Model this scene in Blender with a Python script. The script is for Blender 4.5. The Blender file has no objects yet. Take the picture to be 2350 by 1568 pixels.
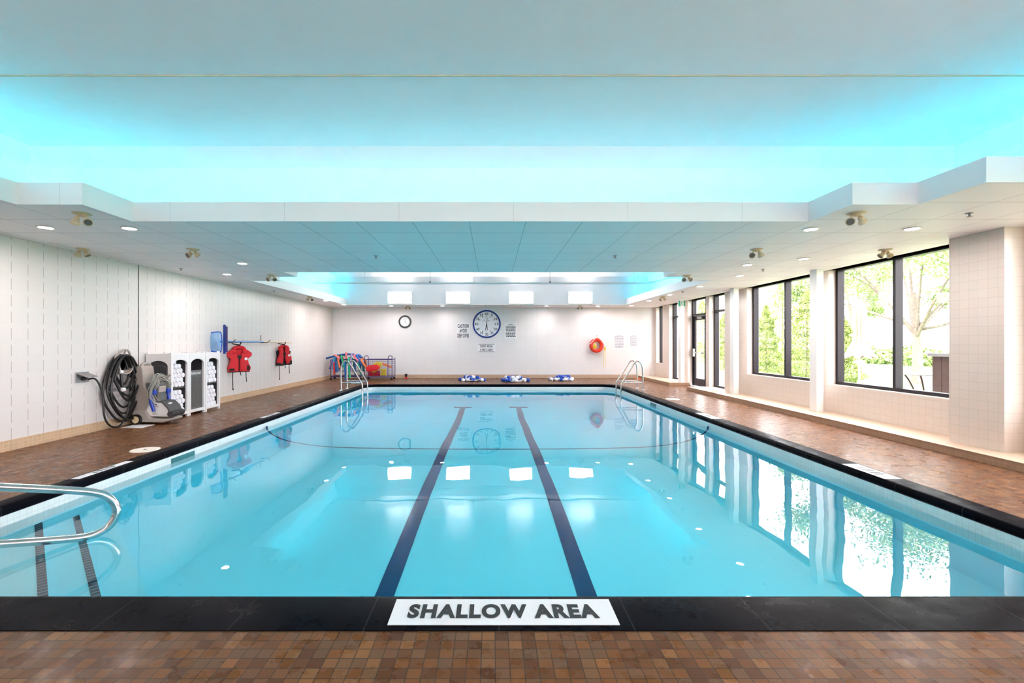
import bpy, math, random
from mathutils import Vector, Matrix
random.seed(7)
S = bpy.context.scene
PI = math.pi
# ------------------------------------------------------------------ camera, world, sun, exposure
H, F, VX, HY = 1.31, 1070.0, 1130.0, 786.0
cam_d = bpy.data.cameras.new('camera'); cam = bpy.data.objects.new('camera', cam_d); S.collection.objects.link(cam)
cam_d.sensor_width = 36.0; cam_d.sensor_fit = 'HORIZONTAL'; cam_d.lens = 36.0 * F / 2350.0
cam_d.shift_x = (1175 - VX) / 2350.0; cam_d.shift_y = (HY - 784) / 2350.0
cam_d.clip_start = 0.05; cam_d.clip_end = 300
cam.location = (0, 0, H); cam.rotation_euler = (PI / 2, 0, 0)
S.camera = cam
S.view_settings.view_transform = 'Standard'; S.view_settings.look = 'None'
S.view_settings.exposure = 1.62; S.view_settings.gamma = 1.0; S.view_settings.use_curve_mapping = False
S.cycles.use_denoising = True
S.cycles.max_bounces = 16; S.cycles.diffuse_bounces = 8; S.cycles.glossy_bounces = 8
S.cycles.transmission_bounces = 8; S.cycles.transparent_max_bounces = 12; S.cycles.volume_bounces = 0
S.cycles.caustics_reflective = False; S.cycles.caustics_refractive = True
S.cycles.sample_clamp_indirect = 14.0; S.cycles.blur_glossy = 0.5
W = bpy.data.worlds.new('sky'); S.world = W; W.use_nodes = True
wn = W.node_tree.nodes; wl = W.node_tree.links
bg = wn['Background']
tc = wn.new('ShaderNodeTexCoord'); sp = wn.new('ShaderNodeSeparateXYZ'); cr = wn.new('ShaderNodeValToRGB')
wl.new(tc.outputs['Generated'], sp.inputs[0]); wl.new(sp.outputs['Z'], cr.inputs[0]); wl.new(cr.outputs[0], bg.inputs[0])
cr.color_ramp.elements[0].position = 0.0; cr.color_ramp.elements[0].color = (.98, .90, .97, 1)
cr.color_ramp.elements[1].position = 0.6; cr.color_ramp.elements[1].color = (.95, .92, 1.0, 1)
bg.inputs[1].default_value = 4.9
sun_d = bpy.data.lights.new('sun', 'SUN'); sun = bpy.data.objects.new('sun', sun_d); S.collection.objects.link(sun)
sun_d.energy = 1.5; sun_d.angle = 0.02; sun_d.color = (1, .95, .86)
sun.rotation_euler = (Vector((0.62, 0.25, -0.95))).to_track_quat('-Z', 'Y').to_euler()
sun.location = (-8, -3, 12)

def cove(loc, direction, length, energy, spread, wid=.05, col=(0, .74, 1.0)):      # the beams of the cyan cove strips
    d = bpy.data.lights.new('cove_light', 'AREA'); d.shape = 'RECTANGLE'; d.size = length; d.size_y = wid; d.energy = energy; d.color = col; d.spread = math.radians(spread)
    o = bpy.data.objects.new('cove_light', d); S.collection.objects.link(o)
    z = -Vector(direction).normalized(); x = Vector((1, 0, 0)) if abs(direction[0]) < .5 and length > 0 and abs(direction[1]) > .01 else Vector((0, 1, 0)); y = z.cross(x)
    o.matrix_world = Matrix(((x.x, y.x, z.x, loc[0]), (x.y, y.y, z.y, loc[1]), (x.z, y.z, z.z, loc[2]), (0, 0, 0, 1)))
cove((0, 4.99, 2.68), (0, 1, .75), 10.0, 2.6, 62, col=(.0, .80, 1.0))
cove((-5.10, 1.6, 2.70), (-.42, 0, 1), 7.2, 11, 70)
cove((4.95, 1.6, 2.70), (.42, 0, 1), 7.2, 13, 70)
cove((-5.10, 12.7, 2.70), (-.35, 0, 1), 6.0, 9, 120)
cove((4.95, 12.7, 2.70), (.35, 0, 1), 6.0, 9, 120)
# ------------------------------------------------------------------ helpers
def at(px, py, Y):
    return Vector(((px - VX) * Y / F, Y, H - (py - HY) * Y / F))
def wallL(px, py, X=-5.85):
    Y = X * F / (px - VX); return Vector((X, Y, H - (py - HY) * Y / F))
def onz(px, py, z):
    Y = (H - z) * F / (py - HY); return Vector(((px - VX) * Y / F, Y, z))

class MB:
    def __init__(s): s.v = []; s.f = []; s.m = None
    def add(s, vs, fs, M=None):
        n = len(s.v)
        s.v += [tuple((M @ Vector(p)) if M is not None else p) for p in vs]
        s.f += [tuple(i + n for i in f) for f in fs]; return s
    def box(s, a, b, M=None):
        x0, y0, z0 = a; x1, y1, z1 = b
        return s.add([(x0,y0,z0),(x1,y0,z0),(x1,y1,z0),(x0,y1,z0),(x0,y0,z1),(x1,y0,z1),(x1,y1,z1),(x0,y1,z1)],
                     [(0,3,2,1),(4,5,6,7),(0,1,5,4),(1,2,6,5),(2,3,7,6),(3,0,4,7)], M)
    def quad(s, a, b, c, d): return s.add([a, b, c, d], [(0, 1, 2, 3)])
    def tube(s, pts, r, n=8, closed=False, smooth=0):
        pts = [Vector(p) for p in pts]
        for _ in range(smooth):
            q = [pts[0]] if not closed else []
            m = len(pts)
            for i in range(m if closed else m - 1):
                a, b = pts[i], pts[(i + 1) % m]
                q += [a * .75 + b * .25, a * .25 + b * .75]
            if not closed: q.append(pts[-1])
            pts = q
        m = len(pts); base = len(s.v); up = None
        for i, p in enumerate(pts):
            if closed: t = pts[(i + 1) % m] - pts[i - 1]
            else: t = pts[min(i + 1, m - 1)] - pts[max(i - 1, 0)]
            if t.length < 1e-9: t = Vector((0, 0, 1))
            t.normalize()
            if up is None:
                up = t.orthogonal().normalized()
            else:
                up = (up - t * up.dot(t))
                up = up.normalized() if up.length > 1e-6 else t.orthogonal().normalized()
            w = t.cross(up)
            rr = (r[0] + (r[-1]-r[0])*i/(m-1)) if isinstance(r, (list, tuple)) else r
            for k in range(n):
                a = 2 * PI * k / n
                s.v.append(tuple(p + (up * math.cos(a) + w * math.sin(a)) * rr))
        for i in range(m if closed else m - 1):
            j = (i + 1) % m
            for k in range(n):
                k2 = (k + 1) % n
                s.f.append((base + i*n + k, base + i*n + k2, base + j*n + k2, base + j*n + k))
        if not closed:
            s.f.append(tuple(base + k for k in range(n))[::-1]); s.f.append(tuple(base + (m-1)*n + k for k in range(n)))
        return s
    def lathe(s, prof, n=24, M=None):
        vs = []; fs = []
        for (r, z) in prof:
            for k in range(n):
                a = 2 * PI * k / n; vs.append((r * math.cos(a), r * math.sin(a), z))
        for i in range(len(prof) - 1):
            for k in range(n):
                k2 = (k + 1) % n; fs.append((i*n+k, i*n+k2, (i+1)*n+k2, (i+1)*n+k))
        fs.append(tuple(range(n))[::-1]); fs.append(tuple((len(prof)-1)*n + k for k in range(n)))
        return s.add(vs, fs, M)
    def ring(s, inner, outer, z0, z1, M=None):
        n = len(inner)
        vs = [(x, y, z) for z in (z0, z1) for L in (inner, outer) for (x, y) in L]
        I0, O0, I1, O1 = 0, n, 2*n, 3*n; fs = []
        for k in range(n):
            j = (k + 1) % n
            fs += [(I1+k, O1+k, O1+j, I1+j), (I0+j, O0+j, O0+k, I0+k), (O0+k, O0+j, O1+j, O1+k), (I0+j, I0+k, I1+k, I1+j)]
        return s.add(vs, fs, M)
    def prism(s, poly, z0, z1, M=None):
        n = len(poly)
        vs = [(x, y, z0) for x, y in poly] + [(x, y, z1) for x, y in poly]
        fs = [tuple(range(n))[::-1], tuple(range(n, 2*n))] + [(k, (k+1) % n, n + (k+1) % n, n + k) for k in range(n)]
        return s.add(vs, fs, M)
    def puff(s, poly, t, M=None):           # padded panel with rounded edges
        n = len(poly); cx = sum(p[0] for p in poly)/n; cy = sum(p[1] for p in poly)/n
        vs = []; 
        lv = [(1, -.35), (.97, -.75), (.85, -1), (.5, -1.08)], [(1, .35), (.97, .75), (.85, 1), (.5, 1.08)]
        rows = lv[0][::-1] + lv[1]
        for k, z in rows: vs += [(cx + (x-cx)*k, cy + (y-cy)*k, z*t) for x, y in poly]
        fs = [(i*n+k, i*n+(k+1) % n, (i+1)*n+(k+1) % n, (i+1)*n+k) for i in range(len(rows)-1) for k in range(n)]
        fs += [tuple(range(n))[::-1], tuple((len(rows)-1)*n + k for k in range(n))]
        return s.add(vs, fs, M)
    def build(s, name, mat, parent=None, smooth=False, bevel=0, **tags):
        me = bpy.data.meshes.new(name); me.from_pydata(s.v, [], s.f); me.update()
        me.materials.append(mat)
        if smooth:
            me.polygons.foreach_set('use_smooth', [True]*len(me.polygons))
            me.set_sharp_from_angle(angle=math.radians(40))
        o = bpy.data.objects.new(name, me); S.collection.objects.link(o)
        if parent is not None: o.parent = parent
        if bevel:
            b = o.modifiers.new('bevel', 'BEVEL'); b.width = bevel; b.segments = 2; b.limit_method = 'ANGLE'
        for k, v in tags.items(): o[k] = v
        return o
def frame(origin, right, up):               # matrix whose x=right, y=up, z=normal
    r = Vector(right).normalized(); u = Vector(up).normalized(); n = r.cross(u)
    return Matrix(((r.x, u.x, n.x, origin[0]), (r.y, u.y, n.y, origin[1]), (r.z, u.z, n.z, origin[2]), (0, 0, 0, 1)))
def aim(origin, direction):                 # matrix whose z axis points along direction
    return Matrix.Translation(origin) @ Vector(direction).to_track_quat('Z', 'Y').to_matrix().to_4x4()
def thing(name, label, cat, loc=(0, 0, 0), group=None):
    o = bpy.data.objects.new(name, None); S.collection.objects.link(o); o.location = loc
    o.empty_display_size = .1
    o['label'] = label; o['category'] = cat
    if group: o['group'] = group
    return o
def rel(o, parent):                         # geometry given in world space under an Empty that is not at the origin
    o.parent = parent; o.matrix_parent_inverse = Matrix.Translation(-parent.location); return o
def tag(o, label, cat, group=None):
    o['label'] = label; o['category'] = cat
    if group: o['group'] = group
    return o
def struct(o): o['kind'] = 'structure'; return o
def text(name, s, M, w, h, mat, parent, bold=0.0):
    cu = bpy.data.curves.new(name + '_curve', 'FONT'); cu.body = s; cu.size = 1.0; cu.offset = bold
    cu.align_x = 'CENTER'; cu.align_y = 'CENTER'; cu.resolution_u = 3 if h < .1 else 8; cu.space_line = 0.92; cu.space_character = 1.0 + bold*3.2
    to = bpy.data.objects.new('t', cu); S.collection.objects.link(to)
    dg = bpy.context.evaluated_depsgraph_get()
    me = bpy.data.meshes.new_from_object(to.evaluated_get(dg)); bpy.data.objects.remove(to)
    xs = [v.co.x for v in me.vertices]; ys = [v.co.y for v in me.vertices]
    sx = w / (max(xs) - min(xs)); sy = h / (max(ys) - min(ys)); mx = (max(xs)+min(xs))/2; my = (max(ys)+min(ys))/2
    for v in me.vertices: v.co = M @ Vector(((v.co.x - mx)*sx, (v.co.y - my)*sy, 0.0))
    me.materials.clear(); me.materials.append(mat); me.name = name
    o = bpy.data.objects.new(name, me); S.collection.objects.link(o)
    if parent is not None: rel(o, parent)
    return o

# ------------------------------------------------------------------ materials
def mat(name, col, rough=.5, metal=0.0, spec=.5, coat=0.0):
    m = bpy.data.materials.new(name); m.use_nodes = True; b = m.node_tree.nodes['Principled BSDF']
    b.inputs['Base Color'].default_value = (*col, 1); b.inputs['Roughness'].default_value = rough
    b.inputs['Metallic'].default_value = metal; b.inputs['Specular IOR Level'].default_value = spec
    b.inputs['Coat Weight'].default_value = coat
    return m
def nz(m, scale=30, amt=.06, bump=0.0, rough=0.0):   # slight procedural unevenness
    nt = m.node_tree; N = nt.nodes; L = nt.links; b = N['Principled BSDF']
    g = N.new('ShaderNodeNewGeometry'); n = N.new('ShaderNodeTexNoise'); n.inputs['Scale'].default_value = scale; n.inputs['Detail'].default_value = 4
    L.new(g.outputs['Position'], n.inputs['Vector'])
    c = b.inputs['Base Color'].default_value[:]
    r = N.new('ShaderNodeValToRGB'); r.color_ramp.elements[0].position = .3; r.color_ramp.elements[1].position = .7
    r.color_ramp.elements[0].color = tuple(max(0, x*(1-amt)) for x in c[:3]) + (1,); r.color_ramp.elements[1].color = tuple(min(1, x*(1+amt)) for x in c[:3]) + (1,)
    L.new(n.outputs['Fac'], r.inputs[0]); L.new(r.outputs[0], b.inputs['Base Color'])
    if bump:
        bp = N.new('ShaderNodeBump'); bp.inputs['Strength'].default_value = bump; bp.inputs['Distance'].default_value = .01
        L.new(n.outputs['Fac'], bp.inputs['Height']); L.new(bp.outputs[0], b.inputs['Normal'])
    if rough:
        mr = N.new('ShaderNodeMapRange'); mr.inputs['To Min'].default_value = b.inputs['Roughness'].default_value - rough
        mr.inputs['To Max'].default_value = b.inputs['Roughness'].default_value + rough
        L.new(n.outputs['Fac'], mr.inputs[0]); L.new(mr.outputs[0], b.inputs['Roughness'])
    return m
def emis(name, col, s):
    m = bpy.data.materials.new(name); m.use_nodes = True; N = m.node_tree.nodes; N.clear()
    e = N.new('ShaderNodeEmission'); e.inputs[0].default_value = (*col, 1); e.inputs[1].default_value = s
    o = N.new('ShaderNodeOutputMaterial'); m.node_tree.links.new(e.outputs[0], o.inputs[0]); return m
class NB:                                   # tiny node builder
    def __init__(s, m): s.nt = m.node_tree; s.N = s.nt.nodes; s.L = s.nt.links
    def put(s, x, inp):
        if hasattr(x, 'links'): s.L.new(x, inp)
        else: inp.default_value = x
    def math(s, op, a, b=0.0):
        n = s.N.new('ShaderNodeMath'); n.operation = op; s.put(a, n.inputs[0]); s.put(b, n.inputs[1]); return n.outputs[0]
    def pos(s):
        g = s.N.new('ShaderNodeNewGeometry'); q = s.N.new('ShaderNodeSeparateXYZ'); s.L.new(g.outputs['Position'], q.inputs[0]); return g.outputs['Position'], q.outputs
    def line(s, c, period, phase, width):   # 1 on a joint line
        a = s.math('SUBTRACT', c, phase); a = s.math('DIVIDE', a, period); a = s.math('FRACT', s.math('ADD', a, 1000.0 + .5*width/period))
        return s.math('LESS_THAN', a, width / period)
    def cell(s, c, period, phase): return s.math('FLOOR', s.math('ADD', s.math('DIVIDE', s.math('SUBTRACT', c, phase), period), 1000.0))
    def comb(s, x, y, z):
        n = s.N.new('ShaderNodeCombineXYZ')
        for k, v in enumerate((x, y, z)): s.put(v, n.inputs[k])
        return n.outputs[0]
    def white(s, v):
        n = s.N.new('ShaderNodeTexWhiteNoise'); s.L.new(v, n.inputs['Vector']); return n.outputs['Value']
    def noise(s, v, scale, detail=3, rough=.5):
        n = s.N.new('ShaderNodeTexNoise'); s.L.new(v, n.inputs['Vector']); n.inputs['Scale'].default_value = scale
        n.inputs['Detail'].default_value = detail; n.inputs['Roughness'].default_value = rough; return n.outputs['Fac']
    def ramp(s, f, *st):
        n = s.N.new('ShaderNodeValToRGB'); s.L.new(f, n.inputs[0]); e = n.color_ramp.elements
        while len(e) < len(st): e.new(.5)
        for k, (p, c) in enumerate(st): e[k].position = p; e[k].color = (*c, 1) if len(c) == 3 else c
        return n.outputs[0]
    def mix(s, f, a, b):
        n = s.N.new('ShaderNodeMix'); n.data_type = 'RGBA'; s.put(f, n.inputs[0])
        for v, i in ((a, 6), (b, 7)):
            if hasattr(v, 'links'): s.L.new(v, n.inputs[i])
            else: n.inputs[i].default_value = (*v, 1)
        return n.outputs[2]
    def bump(s, h, strength, dist=.01):
        n = s.N.new('ShaderNodeBump'); n.inputs['Strength'].default_value = strength; n.inputs['Distance'].default_value = dist
        s.L.new(h, n.inputs['Height']); return n.outputs[0]
    def rng(s, f, a, b, c, d):
        n = s.N.new('ShaderNodeMapRange'); s.L.new(f, n.inputs[0])
        for k, v in enumerate((a, b, c, d)): n.inputs[k+1].default_value = v
        return n.outputs[0]
def tiled(name, base, joint, axes, periods, phases, width, rough=.4, var=.04, gaps=None, vj=None, bump=.3, spec=.5):
    m = mat(name, base, rough, spec=spec); b = NB(m); P, q = b.pos(); bs = b.N['Principled BSDF']
    c = [q[a] for a in axes]
    l0 = b.line(c[0], periods[0], phases[0], width[0]); l1 = b.line(c[1], periods[1], phases[1], width[1])
    if gaps is not None:                    # joints only show for part of every block, and fade here and there
        fr = b.math('FRACT', b.math('ADD', b.math('DIVIDE', b.math('SUBTRACT', c[1], phases[1]), periods[1]), 1000.0))
        l0v = b.math('MULTIPLY', l0, b.math('LESS_THAN', fr, gaps))
    else: l0v = l0
    cells = b.comb(b.cell(c[0], periods[0], phases[0]), b.cell(c[1], periods[1], phases[1]), 3.0)
    wv = b.white(cells)
    body = b.mix(wv, tuple(x*(1-var) for x in base), tuple(min(1, x*(1+var)) for x in base))
    jm = b.math('MULTIPLY', l1, vj if vj is not None else 1.0)
    jn = b.math('MAXIMUM', jm, l0v)
    L = b.mix(jn, body, joint); b.L.new(L, bs.inputs['Base Color'])
    hgt = b.math('SUBTRACT', 1.0, b.math('MAXIMUM', l0, l1)); b.L.new(b.bump(hgt, bump, .004), bs.inputs['Normal'])
    return m

M = {}
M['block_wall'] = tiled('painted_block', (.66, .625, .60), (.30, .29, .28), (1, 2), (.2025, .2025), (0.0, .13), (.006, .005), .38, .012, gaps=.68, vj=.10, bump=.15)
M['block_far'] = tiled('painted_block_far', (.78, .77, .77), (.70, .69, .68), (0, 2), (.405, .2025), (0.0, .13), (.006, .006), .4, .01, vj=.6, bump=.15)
M['tile_wall'] = tiled('cream_wall_tile', (.68, .59, .52), (.54, .48, .43), (1, 2), (.108, .108), (.03, .092), (.004, .004), .28, .012, bump=.2)
M['tile_wall_x'] = tiled('cream_wall_tile_near', (.68, .59, .52), (.54, .48, .43), (0, 2), (.108, .108), (.03, .092), (.004, .004), .28, .012, bump=.2)
M['base_tile'] = tiled('beige_base_tile', (.52, .36, .22), (.62, .48, .34), (1, 2), (.0586, .0433), (0, 0), (.005, .005), .4, .07)
M['base_tile_x'] = tiled('beige_base_tile_far', (.50, .36, .25), (.60, .48, .36), (0, 2), (.0586, .0433), (0, 0), (.005, .005), .4, .07)
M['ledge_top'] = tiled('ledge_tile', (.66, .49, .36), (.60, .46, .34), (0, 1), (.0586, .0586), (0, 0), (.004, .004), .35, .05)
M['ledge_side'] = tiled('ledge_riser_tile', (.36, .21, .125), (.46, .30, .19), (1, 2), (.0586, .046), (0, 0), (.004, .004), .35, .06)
M['soffit'] = tiled('ceiling_tile', (.90, .84, .82), (.42, .42, .43), (0, 1), (.602, .60), (.356, 8.448), (.007, .010), .55, .02, bump=.2)
M['plaster'] = nz(mat('white_plaster', (.80, .805, .81), .5), 6, .012)
M['recess'] = nz(mat('recess_paint', (.82, .79, .81), .30), 6, .012)
M['recess_near'] = nz(mat('recess_paint_near', (.88, .84, .84), .8, spec=.2), 6, .012)
M['fascia'] = mat('fascia_paint', (.82, .815, .82), .5)
b = NB(M['fascia']); P, q = b.pos(); sxy = b.math('ADD', q[0], q[1]); ln = b.line(sxy, 1.204, .31, .006)
b.L.new(b.mix(b.math('MULTIPLY', ln, .5), (.82, .815, .82), (.5, .5, .5)), b.N['Principled BSDF'].inputs['Base Color'])
M['white'] = nz(mat('white_paint', (.82, .81, .79), .4), 20, .01)
M['frame'] = nz(mat('dark_bronze_metal', (.016, .012, .015), .38, spec=.25), 30, .1)
M['steel'] = nz(mat('stainless_steel', (.62, .62, .62), .16, 1.0), 80, .04, rough=.04)
# deck: small brown quarry tiles
m = M['deck'] = mat('brown_quarry_tile', (.2, .1, .06), .3); b = NB(m); P, q = b.pos(); bs = b.N['Principled BSDF']
p_ = .0586
lx = b.line(q[0], p_, .012, .0040); ly = b.line(q[1], p_, 2.108, .0040); j = b.math('MAXIMUM', lx, ly)
cell = b.comb(b.cell(q[0], p_, .012), b.cell(q[1], p_, 2.108), 1.0); wv = b.white(cell)
col = b.ramp(wv, (0, (.095, .038, .020)), (.25, (.150, .060, .024)), (.5, (.20, .080, .028)), (.75, (.145, .075, .042)), (1, (.25, .110, .040)))
st = b.noise(P, 1.1, 5, .6)
col = b.mix(b.rng(st, .45, .7, 0, .2), col, (.17, .09, .055))
col = b.mix(j, col, (.060, .038, .026)); b.L.new(col, bs.inputs['Base Color'])
wet = b.noise(P, 9.0, 4, .6); damp = b.rng(wet, .46, .56, 1.0, 0.0)
tiltn = b.noise(cell, 1.7, 1)
b.L.new(b.ramp(wet, (.35, (.16,)*3), (.42, (.26,)*3), (.7, (.44,)*3)), bs.inputs['Roughness'])
hh = b.math('ADD', b.math('MULTIPLY', b.math('SUBTRACT', 1.0, j), 1.0), b.math('MULTIPLY', b.noise(P, 38, 3), .35))
b.L.new(b.bump(hh, .35, .003), bs.inputs['Normal']); bs.inputs['Specular IOR Level'].default_value = .4; bs.inputs['IOR'].default_value = 1.22
# coping: near black stone, joints follow the perimeter (uv)
m = M['coping'] = mat('black_coping_stone', (.010, .012, .018), .34, spec=.08); b = NB(m); bs = b.N['Principled BSDF']
uv = b.N.new('ShaderNodeUVMap'); sq = b.N.new('ShaderNodeSeparateXYZ'); b.L.new(uv.outputs[0], sq.inputs[0]); P, q = b.pos()
ln = b.line(sq.outputs[0], .617, 0.0, .007); n1 = b.noise(P, 5, 6, .7)
c0 = b.mix(n1, (.0015, .0025, .006), (.006, .006, .008)); b.L.new(b.mix(ln, c0, (.025, .025, .03)), bs.inputs['Base Color'])
b.L.new(b.rng(n1, .35, .65, .22, .42), bs.inputs['Roughness']); bs.inputs['IOR'].default_value = 1.2
hh = b.math('ADD', b.math('MULTIPLY', b.noise(P, 160, 3), .6), b.math('MULTIPLY', b.math('SUBTRACT', 1.0, ln), 2.0)); b.L.new(b.bump(hh, .35, .003), bs.inputs['Normal'])
# pool lining and water line tile
M['pool'] = mat('pool_plaster', (.66, .90, .93), .6); b = NB(M['pool']); P, q = b.pos()
b.L.new(b.mix(b.noise(P, .8, 3), (.48, .90, .99), (.53, .92, 1.0)), b.N['Principled BSDF'].inputs['Base Color'])
M['rim_tile'] = tiled('water_line_tile', (.80, .81, .78), (.66, .68, .66), (1, 2), (.05, .05), (0, -.0785), (.003, .003), .25, .03)
M['rim_tile_x'] = tiled('water_line_tile_end', (.80, .81, .78), (.66, .68, .66), (0, 2), (.05, .05), (0, -.0785), (.003, .003), .25, .03)
M['lane'] = nz(mat('navy_lane_tile', (.004, .026, .12), .5), 8, .1)
M['nosing'] = mat('dark_nosing_tile', (.02, .03, .06), .5); b = NB(M['nosing']); P, q = b.pos()
b.L.new(b.mix(b.line(b.math('SUBTRACT', q[0], q[1]), .07, 0, .012), (.018, .025, .05), (.25, .36, .42)), b.N['Principled BSDF'].inputs['Base Color'])
# water
m = M['water'] = bpy.data.materials.new('pool_water'); m.use_nodes = True; b = NB(m); b.N.clear()
gl = b.N.new('ShaderNodeBsdfGlass'); gl.inputs['IOR'].default_value = 1.33; gl.inputs['Roughness'].default_value = 0.0; gl.inputs['Color'].default_value = (1, 1, 1, 1)
ab = b.N.new('ShaderNodeVolumeAbsorption'); ab.inputs['Color'].default_value = (.04, .92, 1.0, 1); ab.inputs['Density'].default_value = .42
ou = b.N.new('ShaderNodeOutputMaterial'); P, q = b.pos()
vv = b.comb(b.math('MULTIPLY', q[0], 1.0), b.math('MULTIPLY', q[1], .55), 0.0)
n1 = b.noise(vv, 1.1, 2, .4); n2 = b.noise(vv, 4.0, 2, .5)
hh = b.math('ADD', b.math('MULTIPLY', n1, 1.0), b.math('MULTIPLY', n2, .05))
b.L.new(b.bump(hh, .15, .05), gl.inputs['Normal'])
b.L.new(gl.outputs[0], ou.inputs['Surface']); b.L.new(ab.outputs[0], ou.inputs['Volume'])
# window glass
m = M['glass'] = bpy.data.materials.new('window_glass'); m.use_nodes = True; b = NB(m); b.N.clear()
tr = b.N.new('ShaderNodeBsdfTransparent'); tr.inputs[0].default_value = (.97, .985, .975, 1); gs = b.N.new('ShaderNodeBsdfGlossy'); gs.inputs['Roughness'].default_value = .01
lw = b.N.new('ShaderNodeLayerWeight'); lw.inputs[0].default_value = .5; mx = b.N.new('ShaderNodeMixShader'); ou = b.N.new('ShaderNodeOutputMaterial')
b.L.new(b.math('ADD', .008, b.math('MULTIPLY', .5, b.math('POWER', lw.outputs['Facing'], 5.0))), mx.inputs[0]); b.L.new(tr.outputs[0], mx.inputs[1]); b.L.new(gs.outputs[0], mx.inputs[2]); b.L.new(mx.outputs[0], ou.inputs[0])
M['led'] = emis('cyan_led', (0.0, .72, 1.0), 3.0)
M['lamp'] = emis('warm_white_lamp', (1, .85, .83), 165.0)
M['panel_light'] = emis('white_light_panel', (1, .98, .95), 16.0)
def pm(n, c, r=.5, **k):
    M[n] = nz(mat(n, c, r, **k), 40, .015 if min(c) > .5 else .05); return M[n]
pm('black_rubber', (.008, .008, .008), .35); pm('taupe_plastic', (.38, .33, .29), .5); pm('beige_plastic', (.62, .50, .33), .45)
pm('blue_plastic', (.01, .055, .42), .3); pm('sky_blue_metal', (.05, .22, .50), .3, metal=.3); pm('cream_pole', (.72, .60, .36), .4)
pm('white_plastic', (.76, .75, .74), .4); pm('charcoal', (.045, .045, .048), .55); pm('dark_grey', (.115, .115, .11), .55)
pm('red_fabric', (.62, .012, .02), .7); pm('black_fabric', (.010, .009, .010), .8); pm('towel', (.78, .77, .80), .95)
pm('purple_metal', (.045, .03, .16), .35); pm('red_foam', (.72, .02, .03), .7); pm('yellow_foam', (.85, .62, .02), .7); pm('orange_foam', (.85, .25, .08), .7)
pm('navy', (.008, .04, .26), .35); pm('face_white', (.82, .84, .87), .35); pm('ink', (.006, .007, .01), .5); pm('sign_white', (.82, .82, .84), .45)
pm('buoy_red', (.75, .045, .02), .35); pm('rope_white', (.80, .74, .70), .8); pm('rope_yellow', (.85, .62, .04), .8)
pm('green_sign', (.02, .36, .20), .5); pm('lid_white', (.80, .74, .66), .5); pm('grey_metal', (.32, .32, .32), .35, metal=.8)
pm('float_blue', (.01, .08, .50), .3); pm('float_white', (.85, .86, .90), .4); pm('grey_cable', (.36, .36, .31), .5)

# ------------------------------------------------------------------ room shell
XL, XR, YF, YB, ZC = -5.85, 5.95, 17.10, -4.6, 2.589
ZU = 3.52
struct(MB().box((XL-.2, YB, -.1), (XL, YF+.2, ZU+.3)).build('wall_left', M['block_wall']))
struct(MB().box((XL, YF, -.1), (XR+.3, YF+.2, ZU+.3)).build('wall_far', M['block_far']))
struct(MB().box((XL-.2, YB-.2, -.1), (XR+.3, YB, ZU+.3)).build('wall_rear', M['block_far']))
struct(MB().box((XL-.003, 7.70, .13), (XL+.004, 7.712, ZC)).build('trim_1', M['charcoal']))
OPEN = [(-4.2, -.1, .57, 'w'), (.2, 2.2, .57, 'w'), (2.45, 4.95, .57, 'w'), (5.86, 8.26, .57, 'w'), (8.48, 10.90, .57, 'w'), (11.95, 12.80, .092, 's'),
        (13.0, 14.2, 0.0, 'd'), (14.95, 15.7, .092, 's'), (16.30, 16.92, .57, 'n')]
wr = MB(); y = YB
for (a, c, z, k) in OPEN:
    wr.box((XR, y, -.1), (XR+.28, a, ZC)); 
    if z > 0: wr.box((XR, a, -.1), (XR+.28, c, z))
    y = c
wr.box((XR, y, -.1), (XR+.28, YF, ZC)); wr.box((XR, YB, ZC), (XR+.28, YF, ZU+.3))
struct(wr.build('wall_right', M['tile_wall']))
for side, bb in (('left', ((XL, YB, 0), (XL+.014, YF, .13))),):
    struct(MB().box(*bb).build('baseboard_' + side, M['base_tile']))
struct(MB().box((XL+.014, YF-.014, 0), (5.35, YF, .13)).build('baseboard_far', M['base_tile_x']))
# soffit with two stepped coffers
bands = [(YB, -1.6, None), (-1.6, 3.72, (-5.0, 4.54)), (3.72, 4.32, (-4.40, 3.94)), (4.32, 4.92, (-3.80, 3.34)), (4.92, 8.45, None),
         (8.45, 9.05, (-3.80, 3.34)), (9.05, 9.65, (-4.40, 3.94)), (9.65, 15.9, (-5.0, 4.54)), (15.9, YF, None)]
so = MB()
for (a, c, g) in bands:
    if g is None: so.box((XL, a, ZC), (XR+.14, c, ZC+.03))
    else: so.box((XL, a, ZC), (g[0], c, ZC+.03)); so.box((g[1], a, ZC), (XR+.14, c, ZC+.03))
struct(so.build('ceiling_soffit', M['soffit']))
def fascia(pts, name, closed=False, h=.20, t=.03):
    f = MB(); n = len(pts); I = []; O = []
    for i in range(n):
        p = Vector(pts[i]); a = Vector(pts[i-1]) if (i or closed) else p*2 - Vector(pts[1]); c = Vector(pts[(i+1) % n]) if (i < n-1 or closed) else p*2 - Vector(pts[-2])
        d0 = (p-a).normalized(); d1 = (c-p).normalized(); n0 = Vector((d0.y, -d0.x)); n1 = Vector((d1.y, -d1.x)); m_ = n0 if (n0-n1).length < 1e-4 else n0+n1
        I.append(p - m_*t/2); O.append(p + m_*t/2)
    for i in range(n if closed else n-1):
        j = (i+1) % n; z0, z1 = ZC-.006, ZC+h
        f.add([(*I[i], z0), (*I[j], z0), (*O[j], z0), (*O[i], z0), (*I[i], z1), (*I[j], z1), (*O[j], z1), (*O[i], z1)], [(0, 1, 2, 3), (7, 6, 5, 4), (0, 4, 5, 1), (3, 2, 6, 7)])
    return struct(f.build(name, M['fascia']))
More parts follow.
